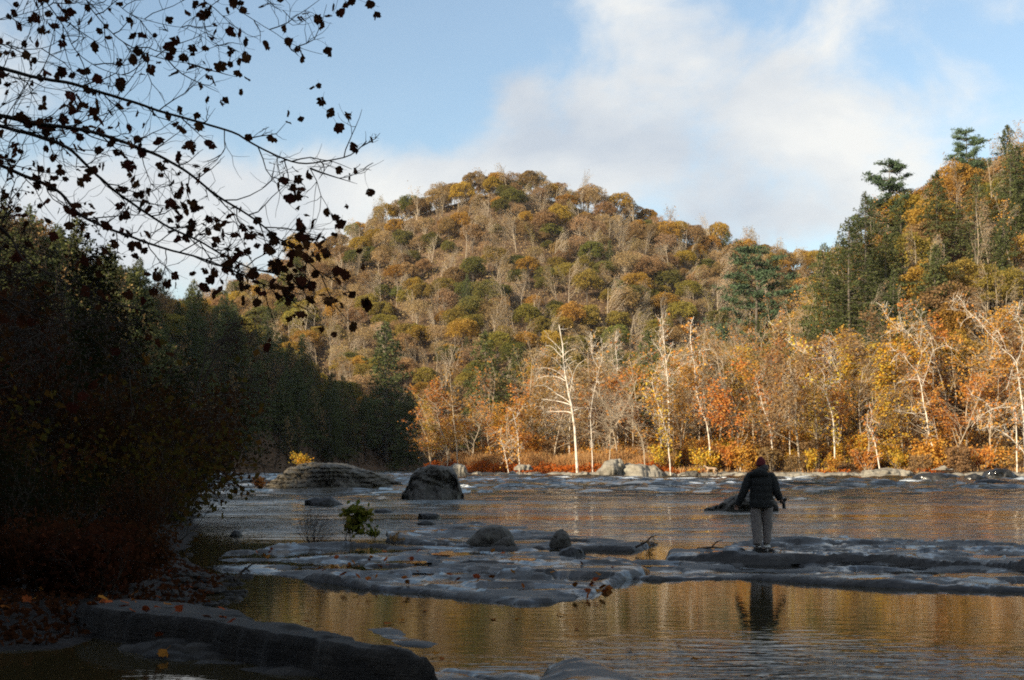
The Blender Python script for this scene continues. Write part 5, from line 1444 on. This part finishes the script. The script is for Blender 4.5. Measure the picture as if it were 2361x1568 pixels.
# driftwood sticks on the ledges
for i, (pp, lb) in enumerate([([(540, 1338), (556, 1320), (566, 1309), (575, 1318)], 'dark forked stick stranded at the left end of the golden pool'),
                              ([(1466, 1262), (1490, 1250), (1503, 1236)], 'dead stick poking up between the two dark ledges'),
                              ([(1608, 1266), (1640, 1262), (1668, 1264)], 'thin driftwood stick lying left of the person')]):
    mb = MB(); D = gpx(pp[0][0], pp[0][1], .1)[1]
    W = np.array([dpx(a, b_, D + .1 * k) for k, (a, b_) in enumerate(pp)]); W[0, 2] = min(W[0, 2], .18)
    mb.tube(W, np.linspace(.025, .01, len(W)), 5)
    mb.tube([W[1], W[1] + [.12, .1, .10], W[1] + [.25, .2, .12]], [.014, .01, .006], 4)
    tag(link('driftwood', mb.mesh('driftwood', M['darkbark'])), lb, 'stick')

# ------------------------------------------------------------------ people and animals grown from skeletons
def skin_body(name, verts, edges, mat, sub=2, root=0):
    """verts: (x, y, z, rx, ry)"""
    me = bpy.data.meshes.new(name)
    me.from_pydata([v[:3] for v in verts], edges, [])
    o = bpy.data.objects.new(name, me); COL.objects.link(o)
    o.modifiers.new('skin', 'SKIN')
    sv = me.skin_vertices[0].data
    for i, v in enumerate(verts):
        sv[i].radius = (v[3], v[4] if len(v) > 4 else v[3]); sv[i].use_root = (i == root)
    m = o.modifiers.new('sub', 'SUBSURF'); m.levels = sub; m.render_levels = sub
    dg = bpy.context.evaluated_depsgraph_get()
    new = bpy.data.meshes.new_from_object(o.evaluated_get(dg))
    for p_ in new.polygons: p_.use_smooth = True
    new.materials.clear(); new.materials.append(M[mat])
    bpy.data.objects.remove(o); bpy.data.meshes.remove(me)
    new.name = name
    return new
def loft(mb, rings, n=20, power=2.0, capends=True):
    """rings: (cx, cy, cz, rx, ry)"""
    a = np.arange(n) * 2 * math.pi / n
    V = []
    for cx_, cy_, cz, rx_, ry_ in rings:
        V.append(np.stack([cx_ + rx_ * np.sign(np.cos(a)) * np.abs(np.cos(a)) ** (2 / power), cy_ + ry_ * np.sign(np.sin(a)) * np.abs(np.sin(a)) ** (2 / power), np.full(n, cz)], 1))
    V = np.array(V); m = len(rings)
    i = np.arange(m - 1)[:, None] * n; j = np.arange(n)[None]; k = (j + 1) % n
    Q = np.stack([i + j, i + k, i + n + k, i + n + j], -1).reshape(-1, 4)
    V = V.reshape(-1, 3)
    if capends:
        c0, c1 = len(V), len(V) + 1
        T = [(c0, (q + 1) % n, q) for q in range(n)] + [(c1, (m - 1) * n + q, (m - 1) * n + (q + 1) % n) for q in range(n)]
        V = np.concatenate([V, [np.array(rings[0][:3]), np.array(rings[-1][:3])]])
        mb.add(V, quads=Q, tris=T)
    else:
        mb.add(V, quads=Q)
M['skin'] = plainmat('skin', (.42, .25, .18), (.46, .28, .20), .6, 60, .05)
M['jacket'] = plainmat('dark_fleece_jacket', (.010, .011, .010), (.026, .027, .025), .95, 60, .8, .02)
M['trouser'] = plainmat('grey_cord_trousers', (.18, .155, .14), (.28, .245, .22), .95, 45, .5, .012)
M['beanie'] = plainmat('maroon_knit', (.09, .008, .010), (.15, .014, .016), .95, 90, .7, .01)
M['shoe'] = plainmat('white_trainers', (.60, .58, .54), (.70, .68, .64), .7, 30, .2)
M['hair'] = plainmat('dark_hair', (.016, .010, .008), (.03, .02, .015), .6, 50, .5)
M['camera'] = plainmat('black_camera', (.012, .012, .013), (.02, .02, .02), .4, 80, .1)
M['eye'] = plainmat('eye', (.03, .02, .015), (.03, .02, .015), .2, 10, 0)
foot = gpx(1755, 1250, .20)
FZ = float(max(top_of('rock_ledge3', foot[0] + a_, foot[1] + b_) for a_ in (-.1, 0, .1) for b_ in (-.15, 0, .15)))
person = empty('person', (foot[0], foot[1], FZ), 'person seen from behind in maroon beanie, dark fleece jacket and grey trousers holding a camera', 'person', None, -.10)
v, e = [], []
def av(*a): v.append(a); return len(v) - 1
pel = av(0, 0, .88, .15, .11); w1 = av(0, 0, 1.05, .14, .10); ch = av(0, .01, 1.26, .16, .11); nk = av(0, .02, 1.42, .06, .06); h0 = av(0, .035, 1.50, .065, .075); h1 = av(0, .045, 1.58, .075, .092); h2 = av(0, .04, 1.655, .055, .07)
e += [(pel, w1), (w1, ch), (ch, nk), (nk, h0), (h0, h1), (h1, h2)]
nose = av(0, .145, 1.565, .012, .012); e.append((h1, nose))
for sx_ in (-1, 1):
    ear = av(sx_ * .082, .03, 1.57, .012, .02); e.append((h1, ear))
    hip = av(sx_ * .09, 0, .82, .085, .09); kn = av(sx_ * (.085 if sx_ < 0 else .095), .02, .47, .055, .06); an = av(-.06 if sx_ < 0 else .108, 0 if sx_ < 0 else .07, .10, .036, .042); to = av(-.07 if sx_ < 0 else .14, .14 if sx_ < 0 else .20, .04, .035, .025)
    e += [(pel, hip), (hip, kn), (kn, an), (an, to)]
ARM = {-1: [(-.19, .0, 1.36), (-.30, -.01, 1.09), (-.40, .04, .88), (-.425, .06, .80)], 1: [(.18, .0, 1.35), (.265, -.02, 1.07), (.35, .05, .92), (.395, .085, .875)]}
for sx_ in (-1, 1):
    s0, el, wr, pm = ARM[sx_]
    a = av(*s0, .055, .055); b_ = av(*el, .042, .042); c = av(*wr, .026, .028); d = av(*pm, .030, .018)
    e += [(ch, a), (a, b_), (b_, c), (c, d)]
    dirv = unit(np.array(pm) - np.array(wr)); lat = unit(np.cross(dirv, [0, 1, 0])) if sx_ < 0 else unit(np.cross(dirv, [0, 0, 1]))
    nrm = np.cross(dirv, lat)
    for q in range(4):
        off = (q - 1.5) * .018; L1 = (.040, .046, .043, .034)[q]
        b0 = np.array(pm) + dirv * .030 + lat * off; b1 = b0 + dirv * L1 * .8 + nrm * .006; b2 = b1 + dirv * L1 * .5 + nrm * .018
        i0 = av(*b0, .0095, .0095); i1 = av(*b1, .0085, .0085); i2 = av(*b2, .007, .007)
        e += [(d, i0), (i0, i1), (i1, i2)]
    tb = np.array(pm) + lat * (-.034) ; t1 = tb + dirv * .03 + nrm * .016 - lat * .008
    i0 = av(*tb, .011, .011); i1 = av(*t1, .009, .009); e += [(d, i0), (i0, i1)]
link('body', skin_body('body', v, e, 'skin'), parent=person)
# jacket: lofted body with straight hem, bulky sleeves set into the shoulders
mb = MB()
rings = [(0, -.005, .765, .205, .160), (0, -.005, .80, .216, .166), (0, 0, .92, .214, .164), (0, 0, 1.02, .209, .160), (.002, -.004, 1.10, .207, .158), (0, -.008, 1.20, .212, .160), (0, -.008, 1.28, .214, .156), (0, -.004, 1.345, .192, .136), (0, .004, 1.39, .125, .105), (0, .01, 1.44, .088, .088)]
zz_ = np.linspace(rings[0][2], rings[-1][2], 30)
R_ = [tuple(np.interp(z_, [r_[2] for r_ in rings], [r_[q] for r_ in rings]) if q != 2 else z_ for q in range(5)) for z_ in zz_]
R_ = [(c_[0], c_[1], c_[2], c_[3] + .006 * math.sin(c_[2] * 46) + .004 * math.sin(c_[2] * 90), c_[4] + .006 * math.sin(c_[2] * 52 + 1)) for c_ in R_]
loft(mb, R_, 26, 2.35)
for sx_ in (-1, 1):
    s0, el, wr, pm = [np.array(q, float) for q in ARM[sx_]]
    end = wr + unit(pm - wr) * (.075 if sx_ < 0 else .0)
    K = np.array([s0 + [-sx_ * .06, 0, .005], s0 + [sx_ * .0, 0, -.02], (s0 + el) / 2 + [sx_ * .012, 0, 0], el, (el + end) / 2, end])
    rK = np.array([.075, .094, .088, .080, .072, .058])
    f_ = np.linspace(0, 5, 26)
    C_ = np.stack([np.interp(f_, range(6), K[:, q]) for q in range(3)], 1); r_ = np.interp(f_, range(6), rK)
    for _ in range(3): C_[1:-1] = (C_[:-2] + C_[1:-1] * 2 + C_[2:]) / 4; r_[1:-1] = (r_[:-2] + 2 * r_[1:-1] + r_[2:]) / 4
    r_ = r_ + .005 * np.sin(f_ * 9 + sx_)
    mb.tube(C_, np.maximum(r_, .03), 16)
    mb.add(np.concatenate([C_[-1] + np.stack([np.cos(np.arange(16) * math.pi / 8), np.sin(np.arange(16) * math.pi / 8) * .7, np.zeros(16)], 1) * r_[-1] * .9, [C_[-1] - [0, 0, .004]]]), tris=[(16, q, (q + 1) % 16) for q in range(16)])
jk = link('jacket', mb.mesh('jacket', M['jacket']), parent=person)
mb = MB()   # hood lying on the upper back
th, ph = np.meshgrid(np.linspace(0, 2 * math.pi, 28), np.linspace(0, math.pi, 14))
k = 1 + .10 * fbm(np.cos(th) * 2, np.sin(th) * 2, np.cos(ph) * 2, 6, 2)
mb.add(np.stack([-.035 + .185 * k * np.sin(ph) * np.cos(th), -.10 + .085 * k * np.sin(ph) * np.sin(th), 1.405 + .085 * k * np.cos(ph) - .05 * (np.sin(ph) * np.cos(th)) ** 2], -1), quads=grid_faces(14, 28)[:, ::-1])
link('hood', mb.mesh('hood', M['jacket']), parent=jk)
mb = MB()   # trousers: seat and two wide legs
def leg(pts):
    zs = [p_[2] for p_ in pts]
    R = []
    for f in np.linspace(0, 1, 15):
        c = [np.interp(f, np.linspace(0, 1, len(pts)), [p_[q] for p_ in pts]) for q in range(5)]
        wob = .006 * math.sin(f * 21 + pts[0][0] * 30)
        R.append((c[0] + wob, c[1], c[2], c[3] + wob * .6, c[4]))
    loft(mb, R, 20, 2.2)
leg([(-.092, 0, .90, .115, .135), (-.092, 0, .74, .106, .118), (-.088, .01, .48, .098, .102), (-.072, .0, .25, .089, .092), (-.055, 0, .075, .084, .09)])
leg([(.095, 0, .90, .118, .138), (.102, .01, .74, .108, .12), (.118, .055, .48, .094, .106), (.116, .06, .25, .076, .092), (.108, .07, .085, .064, .09)])
loft(mb, [(0, 0, .95, .19, .13), (0, 0, .85, .195, .135), (0, 0, .77, .14, .11)], 24)
link('trousers', mb.mesh('trousers', M['trouser']), parent=person)
mb = MB()
loft(mb, [(0, .03, 1.535, .090, .108), (0, .032, 1.555, .093, .111), (0, .034, 1.575, .090, .108), (0, .036, 1.62, .085, .102), (-.003, .036, 1.66, .068, .082), (-.006, .03, 1.69, .040, .05), (-.006, .025, 1.706, .014, .016)], 24)
link('beanie', mb.mesh('beanie', M['beanie']), parent=person)
mb = MB()
k = 1 + .12 * fbm(np.cos(th) * 3, np.sin(th) * 3, np.cos(ph) * 3, 8, 2)
mb.add(np.stack([.045 + .085 * k * np.sin(ph) * np.cos(th), -.02 + .085 * k * np.sin(ph) * np.sin(th), 1.485 + .085 * k * np.cos(ph)], -1), quads=grid_faces(14, 28)[:, ::-1])
link('hair', mb.mesh('hair', M['hair']), parent=person)
for (sxx, syy, ang) in ((-.058, .045, .12), (.118, .115, -.5)):
    mb = MB()
    loft(mb, [(0, 0, -.01, .048, .125), (0, 0, .012, .050, .130), (0, -.005, .035, .046, .118), (0, -.03, .07, .042, .080), (0, -.045, .11, .040, .055)], 18, 2.4)
    o = link('shoe', mb.mesh('shoe', M['shoe']), parent=person, loc=(sxx, syy, 0.005), rz=ang)
for sxx in (-.03, .03):
    bm = bmesh.new(); bmesh.ops.create_uvsphere(bm, u_segments=8, v_segments=6, radius=.012); me = bpy.data.meshes.new('eye'); bm.to_mesh(me); bm.free(); me.materials.append(M['eye'])
    link('eye', me, parent=person, loc=(sxx, .128, 1.592))
# camera hanging from the right hand, lens down
cx0 = np.array([foot[0] + .423, foot[1] + .058, FZ + .875])
camo = empty('camera', tuple(cx0), 'black camera with lens pointing down in the right hand of the person', 'camera')
mb = MB()
def bevel_box(name, sx_, sy_, sz_, mat, bev=.008):
    bm = bmesh.new(); bmesh.ops.create_cube(bm, size=1); bmesh.ops.scale(bm, vec=(sx_, sy_, sz_), verts=bm.verts)
    bmesh.ops.bevel(bm, geom=bm.edges[:], offset=bev, segments=2, affect='EDGES')
    me = bpy.data.meshes.new(name); bm.to_mesh(me); bm.free(); me.materials.append(M[mat]); return me
o = link('camera_body', bevel_box('camera_body', .135, .085, .06, 'camera', .012), parent=camo); o.rotation_euler = (0, -.55, 0); o.location = (-.005, 0, .015)
mb = MB(); loft(mb, [(.0, 0, -.01, .034, .034), (.004, 0, -.05, .036, .036), (.008, 0, -.06, .032, .032), (.014, 0, -.12, .034, .034), (.016, 0, -.135, .038, .038)], 16)
link('lens', mb.mesh('lens', M['camera']), parent=camo)
mb = MB(); mb.tube([(-.06, 0, .0), (-.10, .01, -.03), (-.09, .02, -.07), (-.05, .0, -.04)], .006, 5); link('strap', mb.mesh('strap', M['camera']), parent=camo)

# deer on the far shore, walking to the left
M['deerhide'] = plainmat('tan_hide', (.40, .27, .17), (.52, .38, .26), .9, 8, .1)
M['deerpale'] = plainmat('pale_belly_hide', (.62, .53, .43), (.66, .57, .48), .9, 8, .1)
D = 166.5; p = dpx(1640, 1094, D)
deer = empty('deer', (p[0], D, p[2]), 'pale tan deer walking left along the far shore by the red scrub', 'deer', None, 0, 1.08)
v, e = [], []
r0 = av(0, 0, .78, .17, .14); f1 = av(-.42, 0, .80, .19, .15); b1 = av(.42, 0, .82, .18, .15); rp = av(.60, 0, .80, .10, .10); n1_ = av(-.62, 0, .95, .10, .09); n2_ = av(-.78, 0, 1.06, .075, .07); hd = av(-.90, 0, 1.10, .075, .065); mz = av(-1.06, 0, 1.02, .04, .035)
e += [(r0, f1), (r0, b1), (b1, rp), (f1, n1_), (n1_, n2_), (n2_, hd), (hd, mz)]
tl = av(.70, 0, .70, .03, .03); e.append((rp, tl))
for s in (-1, 1):
    er = av(-.84, s * .10, 1.20, .03, .015); e.append((hd, er))
    dx_ = .10 * s
    sh = av(-.44, s * .09, .62, .075, .06); kn = av(-.47 + dx_ * .8, s * .09, .36, .032, .03); ht = av(-.45 + dx_, s * .09, .05, .022, .02); hf = av(-.47 + dx_, s * .09, .0, .025, .022)
    e += [(f1, sh), (sh, kn), (kn, ht), (ht, hf)]
    hp = av(.44, s * .09, .62, .10, .07); st = av(.38 - dx_ * .6, s * .09, .48, .06, .05); hk = av(.54 - dx_ * .9, s * .09, .32, .032, .03); h3 = av(.50 - dx_, s * .09, .05, .022, .02); h4 = av(.48 - dx_, s * .09, .0, .025, .022)
    e += [(b1, hp), (hp, st), (st, hk), (hk, h3), (h3, h4)]
link('body', skin_body('body', v, e, 'deerhide', 1), parent=deer)
mb = MB(); loft(mb, [(.66, 0, .62, .02, .03), (.70, 0, .70, .04, .05), (.68, 0, .80, .02, .03)], 10); link('tail', mb.mesh('tail', M['deerpale']), parent=deer)

# ------------------------------------------------------------------ air
m, nt = newmat('thin_haze')
v_ = N(nt, 'ShaderNodeVolumePrincipled', {'Color': (.86, .90, .95, 1), 'Density': .00005, 'Anisotropy': .25})
N(nt, 'ShaderNodeOutputMaterial', {'Volume': v_.outputs[0]})
bm = bmesh.new(); bmesh.ops.create_cube(bm, size=1)
bmesh.ops.scale(bm, vec=(2700, 2000, 262), verts=bm.verts); bmesh.ops.translate(bm, vec=(0, 380, 131 - 3), verts=bm.verts)
me = bpy.data.meshes.new('haze'); bm.to_mesh(me); bm.free(); me.materials.append(m)
link('haze', me, kind='stuff')
